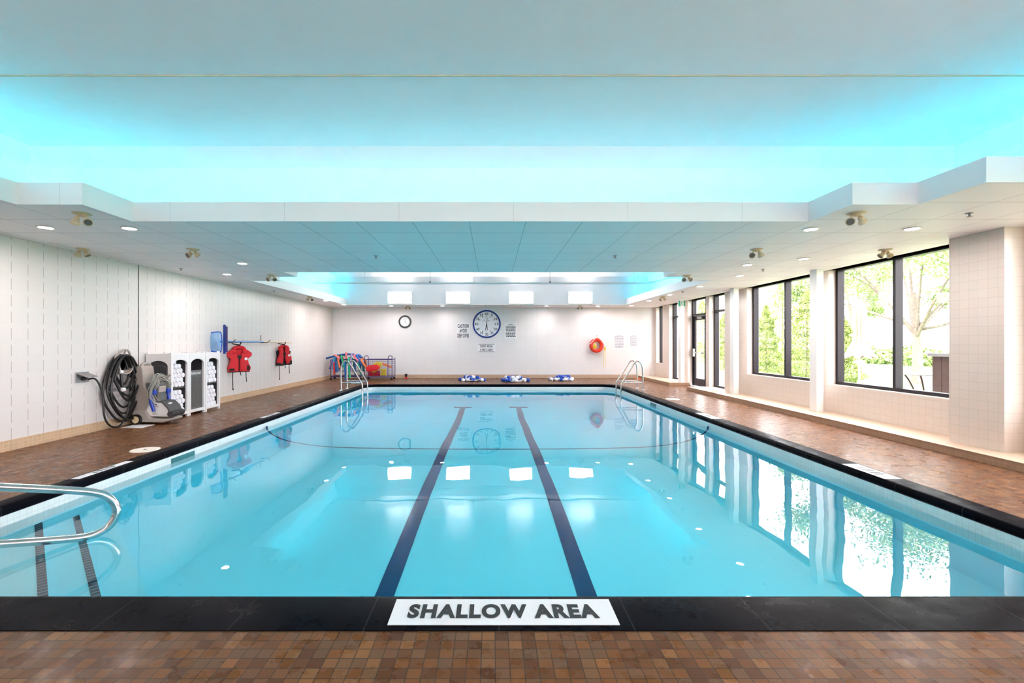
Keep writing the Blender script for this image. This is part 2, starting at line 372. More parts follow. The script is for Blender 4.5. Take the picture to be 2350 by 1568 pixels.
fascia([(-5.0, -1.6), (-5.0, 3.72), (-4.4, 3.72), (-4.4, 4.32), (-3.8, 4.32), (-3.8, 4.92), (3.34, 4.92), (3.34, 4.32), (3.94, 4.32), (3.94, 3.72), (4.54, 3.72), (4.54, -1.6)], 'trim_2', True)
fascia([(-5.0, 15.9), (-5.0, 9.65), (-4.4, 9.65), (-4.4, 9.05), (-3.8, 9.05), (-3.8, 8.45), (3.34, 8.45), (3.34, 9.05), (3.94, 9.05), (3.94, 9.65), (4.54, 9.65), (4.54, 15.9)], 'trim_3')
def recess(name, x0, x1, y0, y1, zt=3.30, c=.2, mt='recess'):
    r = MB(); lo = ZC + .03
    o = [(x0, y0), (x1, y0), (x1, y1), (x0, y1)]; i = [(x0+c, y0+c), (x1-c, y0+c), (x1-c, y1-c), (x0+c, y1-c)]
    for k in range(4):
        j = (k+1) % 4
        r.quad((*o[k], lo), (*o[j], lo), (*o[j], zt), (*o[k], zt)); r.quad((*o[k], zt), (*o[j], zt), (*i[j], ZU), (*i[k], ZU))
    r.quad(*[(*p, ZU) for p in i])
    return struct(r.build(name, M[mt]))
recess('ceiling_recess', -5.4, 5.4, -2.1, 5.45, 3.35, mt='recess_near')
recess('ceiling_recess_far', -5.4, 5.4, 8.0, 15.9, 3.28)
struct(MB().box((XL-.2, YB-.2, ZU+.08), (XR+.3, YF+.2, ZU+.3)).build('ceiling_slab', M['plaster']))
struct(MB().box((-5.2, 3.852, ZU-.006), (5.2, 3.866, ZU+.001)).build('trim_4', M['beige_plastic']))
# deck
def rrect(x0, x1, y0, y1, r, n=8):
    pts = []
    for cx, cy, a0 in ((x1-r, y0+r, -PI/2), (x1-r, y1-r, 0), (x0+r, y1-r, PI/2), (x0+r, y0+r, PI)):
        for k in range(n+1):
            a = a0 + PI/2*k/n; pts.append((cx + r*math.cos(a), cy + r*math.sin(a)))
    return pts
PX0, PX1, PY0, PY1 = -3.90, 3.73, 2.424, 14.45
inn = rrect(PX0, PX1, PY0, PY1, .42); out = rrect(-4.05, 3.94, 2.114, 14.62, .50)
dk = MB(); cs = [(XR+.1, YB), (XR+.1, YF), (XL, YF), (XL, YB)]; n = 9
for k in range(4):
    arc = out[k*n:(k+1)*n]; nxt = out[((k+1) % 4)*n]
    for i in range(n-1): dk.add([(*cs[k], 0), (*arc[i+1], 0), (*arc[i], 0)], [(0, 1, 2)])
    dk.add([(*cs[k], 0), (*cs[(k+1) % 4], 0), (*nxt, 0), (*arc[-1], 0)], [(0, 1, 2, 3)])
struct(dk.build('floor', M['deck']))
struct(MB().box((XL-.2, YB-.2, -.4), (XL, YF, -.1)).build('floor_slab', M['plaster']))
# coping ring
prof = [(1, 0.0), (1, .004), (.14, .004), (.06, -.001), (.015, -.012), (-.01, -.03), (-.01, -.062), (.02, -.078), (.35, -.080)]
vs = []; fs = []; us = []; per = 0; N_ = len(inn)
for k in range(N_):
    if k: per += (Vector(inn[k]) - Vector(inn[k-1])).length
    us.append(inn[k][0] - .03 if abs(inn[k][1] - PY0) < 1e-6 or abs(inn[k][1]-PY1) < 1e-6 else inn[k][1])
    for (t, z) in prof:
        i, o = Vector(inn[k]), Vector(out[k]); p = i.lerp(o, t); vs.append((p.x, p.y, z))
np_ = len(prof)
for k in range(N_):
    j = (k+1) % N_
    for i in range(np_-1): fs.append((k*np_+i, j*np_+i, j*np_+i+1, k*np_+i+1))
cop = MB(); cop.add(vs, fs); cop = struct(cop.build('trim_5', M['coping'], smooth=True))
uvl = cop.data.uv_layers.new(name='UVMap')
for poly in cop.data.polygons:
    vk = [cop.data.vertices[v].co for v in poly.vertices]
    w = max(v.x for v in vk) - min(v.x for v in vk); h_ = max(v.y for v in vk) - min(v.y for v in vk)
    for li, v in zip(poly.loop_indices, vk):
        u = (v.x - .031) if (w > 4) else ((v.y) if h_ > 4 else .2)
        uvl.data[li].uv = (u, 0)
# pool basin
wl_ = MB(); wlx = MB(); lo_ = MB()
for k in range(N_):
    j = (k+1) % N_; a, c = inn[k], inn[j]
    tgt = wlx if abs(a[0]-c[0]) > abs(a[1]-c[1]) else wl_
    tgt.quad((*a, -.075), (*c, -.075), (*c, -.40), (*a, -.40)); lo_.quad((*a, -.40), (*c, -.40), (*c, -3.0), (*a, -3.0))
struct(wl_.build('pool_wall_tile', M['rim_tile'])); struct(wlx.build('pool_wall_tile_end', M['rim_tile_x'])); struct(lo_.build('pool_wall', M['pool']))
FL = [(2.3, -1.10), (5.0, -1.28), (8.0, -1.66), (11.3, -2.45), (14.6, -2.5)]
def fz(y):
    for (a, za), (c, zc) in zip(FL, FL[1:]):
        if y <= c: return za + (zc-za)*(y-a)/(c-a)
    return FL[-1][1]
pf = MB()
for (a, za), (c, zc) in zip(FL, FL[1:]): pf.quad((PX0-.05, a, za), (PX1+.05, a, za), (PX1+.05, c, zc), (PX0-.05, c, zc))
struct(pf.build('pool_floor', M['pool']))
def strip(x0, x1, ys, name, m, e=.004):
    q = MB()
    for a, c in zip(ys, ys[1:]): q.quad((x0, a, fz(a)+e), (x1, a, fz(a)+e), (x1, c, fz(c)+e), (x0, c, fz(c)+e))
    return struct(q.build(name, m))
strip(-.905, -.755, [2.45, 5, 8, 11.3, 13.0], 'floor_marking', M['lane']); strip(.655, .805, [2.45, 5, 8, 11.3, 13.0], 'floor_marking', M['lane'])
strip(-1.08, -.58, [13.0, 13.22], 'floor_marking', M['lane']); strip(.48, .98, [13.0, 13.22], 'floor_marking', M['lane'])
rp_ = [(PX0+.03, 8.0, -.13), (PX0+.04, 8.0, -.35), (PX0+.12, 8.0, -.75), (PX0+.35, 8.0, -1.2), (PX0+.8, 8.0, -1.52), (PX0+1.5, 8.0, -1.63)]
rq_ = [(PX0+PX1-x, y, z) for x, y, z in rp_][::-1]
tag(MB().tube(rp_ + rq_, .016, 8, smooth=2).build('safety_rope', M['lane'], smooth=True), 'dark rope slung across the pool floor between the side walls', 'rope')
# corner entry steps with dark nosing
cx, cy = PX0, PY0
def tri(sm): return [(cx, cy), (sm - cy, cy), (cx, sm - cx)]
for sm, z in ((-1.10, -.2), (-.72, -.33), (.14, -.46), (.50, -.70), (.86, -.94)):
    struct(MB().prism([(x, y) for x, y in tri(sm)], -3.0, z).build('pool_step', M['pool']))
for sm, z in ((.14, -.455), (.50, -.695)):
    w = .035; a = [(cx, sm-cx), (cx, sm-cx-w*2.0), (sm-cy-w*2.0, cy), (sm-cy, cy)]
    struct(MB().prism(a, z-.03, z).build('step_nosing', M['nosing']))
# water surface
wt = MB(); wt.prism(inn, -.16, -.16); wt = MB(); wt.add([(x, y, -.16) for x, y in inn], [tuple(range(N_))])
struct(wt.build('water', M['water']))

# ------------------------------------------------------------------ ledge, pier, posts
def ledge(y0, y1):
    e = struct(bpy.data.objects.new('trim_6', None)); S.collection.objects.link(e)
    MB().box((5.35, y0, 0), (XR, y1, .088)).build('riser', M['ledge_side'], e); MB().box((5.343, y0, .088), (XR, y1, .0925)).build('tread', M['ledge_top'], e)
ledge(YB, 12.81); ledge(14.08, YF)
pe = struct(bpy.data.objects.new('wall_pier', None)); S.collection.objects.link(pe)
MB().box((5.655, 5.16, .092), (XR, 5.774, ZC)).build('pier_side', M['tile_wall'], pe)
MB().box((5.655, 5.150, .092), (XR, 5.16, ZC)).build('pier_front', M['tile_wall_x'], pe)
for i, (y0, y1, z0, where) in enumerate(((8.15, 8.33, .0925, 'between the two large windows'), (10.95, 11.13, .0925, 'beside the tall glazed sidelight'), (13.85, 14.03, 0, 'far'))):
    x0 = 5.667 if i < 2 else 5.70
    if i == 2: y0, y1, z0 = 14.12, 14.30, .0925
    struct(MB().box((x0, y0, z0), (x0+.12, y1, ZC)).build('column_%d' % (i+1), M['white'], bevel=.004))
# ------------------------------------------------------------------ windows and door
def glazing(n, y0, y1, z0, kind):
    nm = ('door_%d' if kind == 'd' else 'window_%d') % n
    e = struct(bpy.data.objects.new(nm, None)); S.collection.objects.link(e)
    X0, X1, t = 6.08, 6.20, .05
    zt = ZC + .005
    f = MB(); f.box((X0, y0, z0), (X1, y0+t, zt)); f.box((X0, y1-t, z0), (X1, y1, zt)); f.box((X0, y0+t, zt-.03), (X1, y1-t, zt))
    if kind != 'd': f.box((X0, y0+t, z0), (X1, y1-t, z0+t))
    if kind == 'w': ym = (y0+y1)/2; f.box((X0, ym-t/2, z0+t), (X1, ym+t/2, zt-.03))
    if kind == 's': f.box((X0, y0+t, 2.13), (X1, y1-t, 2.19))
    if kind == 'd': f.box((X0, y0+t, 2.10), (X1, y1-t, 2.16)); f.box((X0, y0+.27, 0), (X1, y0+.27+t, zt-.03)); f.box((X0, y0+t, 0), (X1, y0+.27, .06))
    f.build('window_frame', M['frame'], e, bevel=.003)
    p = MB(); p.box((6.165, y0+t, z0+(t if kind != 'd' else 2.16)), (6.173, y1-t, zt-.03)).build('pane', M['glass'], e)
    if kind == 'd':
        a, c = y0+.33, y1-t-.005
        l = MB(); l.box((6.10, a, .01), (6.15, a+.09, 2.09)); l.box((6.10, c-.10, .01), (6.15, c, 2.09)); l.box((6.10, a+.09, .01), (6.15, c-.10, .24)); l.box((6.10, a+.09, 1.97), (6.15, c-.10, 2.09))
        lf = l.build('door_leaf', M['frame'], e, bevel=.003)
        MB().box((6.12, a+.09, .24), (6.128, c-.10, 1.97)).build('pane', M['glass'], lf)
        MB().tube([(6.10, a+.13, 1.0), (6.03, a+.13, 1.0), (6.03, c-.14, 1.0), (6.10, c-.14, 1.0)], .016, 8).build('push_bar', M['steel'], lf, smooth=True)
        MB().box((6.04, c-.10, .88), (6.10, c-.04, 1.12)).build('door_handle', M['grey_metal'], lf, bevel=.01)
        k = MB().box((6.03, a+.12, 2.0), (6.09, a+.42, 2.06)); k.tube([(6.05, a+.2, 2.06), (5.93, a+.42, 2.09), (6.08, a+.62, 2.11)], .009, 6); k.build('door_closer', M['grey_metal'], e)
        MB().box((6.165, y0+t, .06), (6.173, y0+.27, 2.10)).build('pane', M['glass'], e)
    # daylight portal in the opening
    pd = bpy.data.lights.new('window_daylight', 'AREA'); pd.shape = 'RECTANGLE'; pd.size = y1-y0; pd.size_y = 2.58-z0; pd.cycles.is_portal = True
    po = bpy.data.objects.new('window_daylight', pd); S.collection.objects.link(po); po.location = (6.26, (y0+y1)/2, (z0+2.58)/2)
    po.rotation_euler = (0, PI/2, 0) ; po.matrix_world = Matrix(((0, 0, 1, 6.26), (1, 0, 0, (y0+y1)/2), (0, 1, 0, (z0+2.58)/2), (0, 0, 0, 1)))
for i, (a, c, z, k) in enumerate(OPEN): glazing(1 if k == 'd' else i+1, a, c, z, k)
# ------------------------------------------------------------------ ceiling lights
led = lambda nm, a, c, lab: tag(MB().box(a, c).build(nm, M['led']), lab, 'light strip', 'cyan light strips in the ceiling coves')
zl = ZC + .035
led('light_strip', (-5.0, 5.20, zl), (5.0, 5.23, zl+.02), 'cyan light strip in the cove across the near ceiling recess')
led('light_strip', (-5.27, -1.9, zl), (-5.24, 5.1, zl+.02), 'cyan light strip in the left cove of the near ceiling recess')
led('light_strip', (5.02, -1.9, zl), (5.05, 5.1, zl+.02), 'cyan light strip in the right cove of the near ceiling recess')
led('light_strip', (-5.25, 9.8, zl), (-5.22, 15.7, zl+.02), 'cyan light strip in the left cove of the far ceiling recess')
led('light_strip', (5.02, 9.8, zl), (5.05, 15.7, zl+.02), 'cyan light strip in the right cove of the far ceiling recess')
ORD = ['nearest', 'second', 'third', 'fourth', 'fifth', 'sixth', 'seventh', 'eighth', 'ninth', 'tenth', 'eleventh', 'twelfth']
DL = {'left': [(105, 521), (297, 523), (556, 604), (521, 629), (748, 689.5), (789, 699)],
      'right': [(1861, 525), (2093, 524), (1845, 593), (1715, 607), (1698, 632), (1606, 657), (1537, 676), (1489, 690), (1449, 701)],
      'far': [(898, 701.7), (1015, 701.7), (1254, 702), (1372, 702.5)]}
def downlight(p, lab):
    t = thing('recessed_downlight', lab, 'ceiling light', (p.x, p.y, ZC), 'recessed downlights in the lower ceiling')
    MB().lathe([(.062, -.001), (.085, -.003), (.088, -.009), (.066, -.012), (.06, -.004)], 24).build('trim_ring', M['white'], t, smooth=True)
    MB().lathe([(.001, -.006), (.06, -.006), (.06, -.0065), (.001, -.0068)], 20).build('lamp_lens', M['lamp'], t)
for side, L_ in DL.items():
    pts = [onz(x, y, ZC) for x, y in L_]
    pts.sort(key=(lambda p: p.x) if side == 'far' else (lambda p: p.y))
    for i, p in enumerate(pts):
        p.y = min(p.y, 16.5)
        lab = ('round downlight over the far wall, %s from the left' % ORD[i].replace('nearest', 'first')) if side == 'far' else \
              'round downlight in the %s soffit, %s from the camera' % (side, ORD[i].replace('nearest', 'first'))
        downlight(p, lab)
for y in (-3.6, .8):
    for x in (-5.45, 5.25): downlight(Vector((x, y, ZC)), 'round downlight in the soffit behind the camera')
def wall_light(xx, yy, lab, grp, ml):
    t = thing('wall_light', lab, 'wall light', (xx, yy, 2.83), grp)
    if yy < 0: t.rotation_euler = (0, 0, PI)
    MB().box((-.42, -.02, -.21), (.42, .02, .21)).build('housing', M['white'], t, bevel=.006)
    MB().box((-.385, -.028, -.18), (.385, -.0205, .18)).build('diffuser', ml, t)
M['panel_light_fill'] = emis('added_fill_panel', (1, .93, .93), 20.0)
for i, xx in enumerate((-3.15, -1.17, .98, 3.0)):
    wall_light(xx, 15.88, 'bright rectangular light panel on the far recess wall, %s from the left' % ORD[i].replace('nearest', 'first'), 'light panels on the far recess wall', M['panel_light'])
    wall_light(xx, -2.08, 'unseen rectangular fill panel added on the recess wall behind the camera', 'added fill light panels on the rear recess wall', M['panel_light_fill'])  # unseen copies of the far panels, added as fill for surfaces facing the camera
# twin head spots
def head_mesh():
    m_ = MB(); m_.lathe([(.012, .10), (.030, .095), (.036, .07), (.036, .045), (.052, .03), (.058, .012), (.058, -.004), (.048, -.006), (.046, .004)], 18); return m_
def spot(px, py, d1, d2, lab, s=1.0):
    p = onz(px, py, ZC); t = thing('twin_spotlight', lab, 'emergency light', (p.x, p.y, ZC), 'beige twin head spotlights on the lower ceiling'); t.scale = (.72, .72, .72)
    MB().lathe([(.11, 0), (.11, -.012), (.05, -.03), (.03, -.05), (.001, -.05)], 20).build('ceiling_plate', M['beige_plastic'], t, smooth=True)
    for sx, d in ((-1, d1), (1, d2)):
        c = Vector((sx*.085, 0, -.115)); d = Vector(d).normalized()
        MB().tube([(sx*.03, 0, -.03), (sx*.06, 0, -.045), (sx*.075, 0, -.075), c - d*.05], .014, 8).build('swivel_arm', M['beige_plastic'], t, smooth=True)
        h_ = head_mesh().build('lamp_head', M['beige_plastic'], t, smooth=True); h_.matrix_local = aim(c - d*-.02, -d)
        l_ = MB().lathe([(.001, 0), (.046, 0), (.046, .001), (.001, .002)], 16).build('lens', M['dark_grey'], h_)
SP = [(188, 490, (-.5, .3, -.6), (.5, -.6, -.6), 'beige twin spotlight nearest the camera on the left ceiling'),
      (190, 571, (-.4, .3, -.7), (.5, .1, -.8), 'beige twin spotlight close to the left block wall'),
      (443, 572, (-.3, -.7, -.5), (.5, .3, -.6), 'beige twin spotlight in the middle of the left ceiling'),
      (623, 631, (-.3, -.6, -.5), (.4, -.5, -.6), 'beige twin spotlight at the stepped corner of the far recess, left side'),
      (711, 681, (-.5, -.3, -.6), (.4, -.5, -.6), 'beige twin spotlight furthest along the left ceiling'),
      (1965, 489, (-.4, -.7, -.4), (.5, .2, -.6), 'beige twin spotlight nearest the camera on the right ceiling'),
      (1736, 572, (-.2, -.7, -.4), (.4, .2, -.6), 'beige twin spotlight in the middle of the right ceiling'),
      (2032, 573, (-.6, .1, -.6), (.6, .1, -.6), 'beige twin spotlight above the nearest large window'),
      (1577, 632, (-.2, -.7, -.4), (.3, -.7, -.5), 'beige twin spotlight at the stepped corner of the far recess, right side'),
      (1521, 681, (-.6, -.2, -.5), (.6, -.2, -.5), 'beige twin spotlight in front of the narrow far window'),
      (1331, 702, (-.4, -.3, -.6), (.4, -.3, -.6), 'small twin spotlight on the soffit right of the pace clock'),
      (936, 702, (-.4, -.3, -.6), (.4, -.3, -.6), 'small twin spotlight on the soffit above the black wall clock')]
for a in SP: spot(*a)
for i, (px, py) in enumerate([(1412, 587), (1751, 618), (2225, 489), (415, 616), (863, 587), (629, 667), (1567, 669)]):
    p = onz(px, py, ZC); t = thing('ceiling_sprinkler', ['small sprinkler head on the blue tinted middle ceiling, right of centre', 'sprinkler head in the right ceiling before the far windows', 'sprinkler head nearest the tiled pier',
        'sprinkler head near the left wall above the cabinets', 'small sprinkler head on the middle ceiling, left of centre', 'sprinkler head on the left ceiling beside the far recess', 'sprinkler head on the right ceiling above the door side'][i], 'sprinkler', (p.x, p.y, ZC), 'ceiling sprinkler heads')
    MB().lathe([(.035, 0), (.033, -.006), (.010, -.008), (.010, -.03), (.024, -.034), (.024, -.038), (.001, -.04)], 12).build('nozzle', M['grey_metal'], t, smooth=True)
# sprinkler pipe in the far recess
t = thing('sprinkler_pipe', 'white sprinkler pipe crossing the far ceiling recess', 'pipe', (0, 14.0, 3.1))
zp = H + 136*14.0/F
rel(MB().tube([(-5.38, 14, zp), (4.6, 14, zp), (4.85, 13.8, zp+.02), (5.0, 13.2, zp+.05), (5.38, 13.0, zp+.05)], .022, 8).build('pipe', M['white'], smooth=True), t)
for px in (837, 987, 1088, 1262, 1455): 
    x = (px-VX)*14.0/F; q_ = MB().tube([(x, 14, zp), (x, 14, ZU)], .005, 6); q_.tube([(x-.0, 13.97, zp+.03), (x, 14.03, zp+.03)], .03, 8); rel(q_.build('hanger', M['grey_metal'] if px in (987, 1262) else M['white']), t)

# ------------------------------------------------------------------ pool side things
def signboard(name, M0, w, h, lab, cat='sign', mt='sign_white', th=.006):
    o = M0.translation; t = thing(name, lab, cat, o)
    rel(MB().box((-w/2, -h/2, 0), (w/2, h/2, th), M0).build('panel', M[mt]), t)
    return t, M0 @ Matrix.Translation((0, 0, th + .0015))
Mf = frame((.052, 2.257, .005), (1, 0, 0), (0, 1, 0))
t, Mt = signboard('shallow_area_sign', Mf, 1.073, .214, 'white SHALLOW AREA sign on the near black coping', th=.003)
text('lettering', 'SHALLOW AREA', Mt, .915, .119, M['ink'], t, .052)
for i, (xc, y0, y1, lab) in enumerate([(-3.985, 4.45, 5.12, 'white depth marker on the left coping, nearer one'), (-3.985, 8.06, 8.68, 'white depth marker on the left coping, farther one'),
                                (3.83, 4.45, 5.0, 'white depth marker on the right coping, nearer one'), (3.83, 7.95, 8.6, 'white depth marker on the right coping, farther one')]):
    w = .085 if i < 2 else .17
    up = (1, 0, 0) if i > 1 else (-1, 0, 0); ri = (0, -1, 0) if i > 1 else (0, 1, 0)
    t, Mt = signboard('depth_marker', frame((xc, (y0+y1)/2, .0045), ri, up), y1-y0, w, lab, 'depth marker', th=.002)
    q_ = MB()
    for k in range(5): q_.box((-.12+k*.055, -w*.3, 0), (-.10+k*.055, w*.3, .001), Mt)
    rel(q_.build('markings', M['ink']), t)
for (px, py, r, lab) in ((333, 1033, .155, 'round white skimmer lid set in the left deck'), (1543.6, 916.5, .155, 'round white skimmer lid set in the right deck')):
    p = onz(px, py, 0.0); t = thing('deck_skimmer', lab, 'lid', p, 'round skimmer lids in the deck')
    MB().lathe([(.001, 0), (r, 0), (r, .004), (r-.012, .006), (.001, .006)], 32).build('cover', M['lid_white'], t)
    MB().lathe([(.001, .0062), (.018, .0062), (.018, .0072), (.001, .0072)], 12).build('finger_hole', M['ink'], t)
for (px, py, lab) in ((680, 907, 'small dark floor drain in the far left deck'), (1540, 910, 'small dark floor drain in the right deck'), (1115, 879, 'small floor drain in the deck before the far wall')):
    p = onz(px, py, 0.0); t = thing('floor_drain', lab, 'drain', p)
    MB().lathe([(.001, 0), (.07, 0), (.07, .003), (.001, .003)], 20).build('grate', M['dark_grey'], t)
    MB().lathe([(.07, 0), (.085, 0), (.083, .0035), (.07, .0035)], 20).build('rim', M['grey_metal'], t)
M['teal'] = mat('skimmer_inside', (.03, .16, .17), .6)
for (x, y0, y1, lab) in ((PX0, 5.66, 6.10, 'skimmer slot in the left pool wall'), (PX1, 10.62, 11.0, 'skimmer slot in the right pool wall')):
    s_ = 1 if x < 0 else -1
    t = thing('skimmer_slot', lab, 'pool skimmer', (x, (y0+y1)/2, -.13))
    q_ = MB().box((min(x, x+s_*.006), y0, -.175), (max(x, x+s_*.006), y1, -.105)); rel(q_.build('opening', M['teal']), t)
# pool ladders
def ladder(ya, yb, sx, lab, xd, xw):
    t = thing('pool_ladder', lab, 'pool ladder', (sx*xd, (ya+yb)/2, 0), 'stainless pool ladders')
    for y in (ya, yb):
        pts = [(xd, 0), (xd, .25), (xd, .50), (xd-.01, .66), (xd-.06, .76), (xd-.13, .81), (xd-.21, .77), (xd-.27, .68), (xd-.50, .30), (xw+.02, .20), (xw, .10), (xw, -.5), (xw, -1.3)]
        rel(MB().tube([(sx*a, y, z) for a, z in pts], .021, 12, smooth=2).build('rail', M['steel'], smooth=True), t)
        rel(MB().tube([(sx*xd, y, .215), (sx*(xw+.02), y, .215)], .017, 10).build('cross_bar', M['steel'], smooth=True), t)
        rel(MB().lathe([(.055, 0), (.055, .008), (.03, .02), (.022, .028)], 18, Matrix.Translation((sx*xd, y, .0005))).build('flange', M['steel'], smooth=True), t)
    for z in (-.42, -.72, -1.02): rel(MB().box((min(sx*xw, sx*(xw+.08)), ya, z-.012), (max(sx*xw, sx*(xw+.08)), yb, z+.012)).build('step', M['white_plastic'], bevel=.004), t)
ladder(12.63, 13.15, -1, 'stainless ladder at the far left corner of the pool', 4.10, 3.52)
ladder(12.71, 13.2, 1, 'stainless ladder at the far right corner of the pool', 4.10, 3.50)
# hand rail over the corner steps
t = thing('step_handrail', 'large stainless handrail looping over the near left pool steps', 'handrail', (-4.4, 2.1, 0))
hr = [(-1.52, 0), (-1.52, .55), (-1.48, .78), (-1.38, .87), (-1.25, .835), (-.6, .548), (-.09, .33), (.12, .245), (.235, .195), (.30, .15), (.345, .07), (.352, -.02), (.32, -.10), (.27, -.135), (.22, -.140), (.15, -.125), (-.09, -.058), (-.6, .095), (-1.0, .215), (-1.10, .20), (-1.15, .12), (-1.15, 0)]
rel(MB().tube([(-3.25+s, 3.25+s, z) for s, z in hr], .028, 20, smooth=2).build('rail', M['steel'], smooth=True), t)
for s in (-1.52, -1.15): rel(MB().lathe([(.07, 0), (.07, .01), (.04, .025), (.03, .03)], 20, Matrix.Translation((-3.25+s, 3.25+s, .0005))).build('flange', M['steel'], smooth=True), t)

# ------------------------------------------------------------------ far wall
Yw = YF - .001
def fw(px, py): p = at(px, py, YF); return Vector((p.x, Yw, p.z))
def ffr(px, py, off=0.0): p = fw(px, py); return frame((p.x, p.y - off, p.z), (1, 0, 0), (0, 0, 1))
def clock(px, py, R, rim, lab, cat, rimw, nums):
    Mx = ffr(px, py); t = thing('wall_clock' if nums is None else 'pace_clock', lab, cat, Mx.translation)
    ml = Mx.copy(); ml.translation = (0, 0, 0)
    MB().lathe([(R, 0), (R, .03), (R-rimw*.3, .045), (R-rimw*.8, .045), (R-rimw, .022), (R-rimw, 0)], 48, ml).build('bezel', rim, t, smooth=True)
    MB().lathe([(.001, .004), (R-rimw, .004), (R-rimw, .018), (.001, .018)], 48, ml).build('dial', M['face_white'], t)
    q_ = MB(); r2 = R-rimw
    for k in range(12):
        a = k*PI/6; rm = ml @ Matrix.Rotation(-a, 4, 'Z')
        q_.box((-r2*.018, r2*.60 if nums else r2*.80, .0185), (r2*.018, r2*.70 if nums else r2*.90, .0195), rm)
    q_.build('minute_marks', M['ink'], t)
    if nums:
        for k in range(12):
            a = k*PI/6; v = 60 if k == 0 else 5*k
            c_ = Mx @ Vector((r2*.83*math.sin(a), r2*.83*math.cos(a), .0195))
            mm = Mx.copy(); mm.translation = c_
            text('numeral', str(v), mm, .062 if v == 5 else .115, .095, M['ink'], t, .02)
        for s_, xo in (('Ch', -.095), ('ler', .085)):
            mm = Mx.copy(); mm.translation = Mx @ Vector((xo, .13, .0195)); text('maker_mark', s_, mm, .07, .05, M['ink'], t, 0)
        rel(MB().box((-.004, 0, 0), (.004, .004, .001), Mx).build('centre_pin', M['ink']), t)
    hands = ((0, .52, .016), (150, .35, .02)) if nums is None else ((-8, .42, .012), (172, .36, .022), (8, .38, .012), (-168, .36, .03))
    for ang, ln_, w_ in hands:
        rm = ml @ Matrix.Rotation(-math.radians(ang), 4, 'Z')
        MB().add([(-w_*R, -.0, .021), (w_*R, -.0, .021), (w_*R*.6, ln_*R*1.3, .021), (-w_*R*.6, ln_*R*1.3, .021)], [(0, 1, 2, 3)], rm).build('clock_hand', M['ink'], t)
clock(929.5, 738.5, .232, M['charcoal'], 'small round wall clock with a black rim', 'clock', .055, None)
clock(1117, 744, .515, M['navy'], 'large round swim pace clock with a blue rim', 'clock', .058, 1)
def fsign(x0, y0, x1, y1, name, lab, lines, bold=.015, mt='sign_white', cat='sign'):
    w = (x1-x0)*YF/F; h_ = (y1-y0)*YF/F; t, Mt = signboard(name, ffr((x0+x1)/2, (y0+y1)/2), w, h_, lab, cat, mt)
    for (s_, cx_, cy_, tw, th_) in lines:
        mm = Mt @ Matrix.Translation((cx_*w, cy_*h_, 0)); text('lettering', s_, mm, tw*w, th_*h_, M['ink'], t, bold)
    return t, Mt, w, h_
fsign(1048, 741, 1078, 776, 'caution_sign', 'white CAUTION AVOID DEEP DIVES sign left of the pace clock', [('CAUTION', 0, .29, .84, .25), ('AVOID', 0, -.02, .58, .25), ('DEEP DIVES', 0, -.34, .88, .26)], .034)
t, Mt, w, h_ = fsign(1095, 789, 1138, 809, 'depth_sign', 'white DEEP AREA 8 FEET DEEP sign under the pace clock', [('DEEP AREA', 0, .2, .66, .25), ('8 FEET DEEP', 0, -.2, .66, .25)], .03)
q_ = MB().box((-w*.43, h_*.42, 0), (w*.43, h_*.46, .001), Mt); q_.box((-w*.43, -h_*.46, 0), (w*.43, -h_*.42, .001), Mt); rel(q_.build('border_lines', M['ink']), t)
def scribble(x0, y0, x1, y1, name, lab, rows, mk, head=True, cat='notice'):
    t, Mt, w, h_ = fsign(x0, y0, x1, y1, name, lab, [], cat=cat); q_ = MB(); rnd = random.Random(x0)
    for r in range(rows):
        yy = h_*(.42 - .84*(r+.5)/rows); th_ = h_*.84/rows*.26; x = -w*.42 + rnd.random()*w*.05; end = w*(.42 - rnd.random()*.12)
        if r == 0 and head: x, end = -w*.2, w*.2
        while x < end:
            l = w*rnd.uniform(.05, .16); q_.box((x, yy-th_, 0), (min(end, x+l), yy+th_, .0008), Mt); x += l + w*.025
    rel(q_.build('print', mk), t)
M['grey_ink'] = mat('grey_ink', (.30, .30, .38), .6)
scribble(1158, 741, 1187, 777, 'rules_sign', 'white sign of small black print right of the pace clock', 9, M['ink'], cat='sign')
scribble(1408, 766, 1434, 802, 'pool_notice', 'larger white paper notice right of the ring buoy', 12, M['grey_ink'])
scribble(1444, 767, 1464, 797, 'pool_notice', 'smaller white paper notice nearest the window wall corner', 11, M['grey_ink'])
# ring buoy
c_ = fw(1367.5, 793); c_.y -= .10; t = thing('ring_buoy', 'red ring buoy with white rope hanging on the far wall', 'ring buoy', c_)
ring = [(.195*math.cos(a), 0, .205*math.sin(a)) for a in [k*2*PI/32 for k in range(32)]]
MB().tube(ring, .065, 12, closed=True).build('ring', M['buoy_red'], t, smooth=True)
rp = [(0, -.05, .33), (-.09, -.09, .22), (-.2, -.1, .1), (-.29, -.04, .02), (-.30, -.03, -.12), (-.2, -.02, -.27), (0, -.02, -.30), (.2, -.03, -.24), (.29, -.04, -.05), (.22, -.09, .1), (.1, -.09, .24), (0, -.05, .33)]
MB().tube(rp, .011, 6, smooth=2).build('grab_rope', M['rope_white'], t, smooth=True)
q_ = MB(); rnd = random.Random(5)
for (ox, oz, n_, sp_) in ((-.08, -.02, 26, .10), (.30, -.12, 16, .07)):
    q_.tube([(ox + rnd.uniform(-sp_, sp_)*.6, -.03 - rnd.random()*.05, oz + rnd.uniform(-sp_, sp_)) for _ in range(n_)], .012, 5, smooth=1)
q_.tube([(.28, -.03, -.15), (.26, -.02, -.5), (.25, -.02, -.78)], .006, 5, smooth=1); q_.tube([(.32, -.03, -.15), (.33, -.02, -.45), (.31, -.02, -.8)], .006, 5, smooth=1)
q_.build('throw_rope', M['rope_yellow'], t, smooth=True)
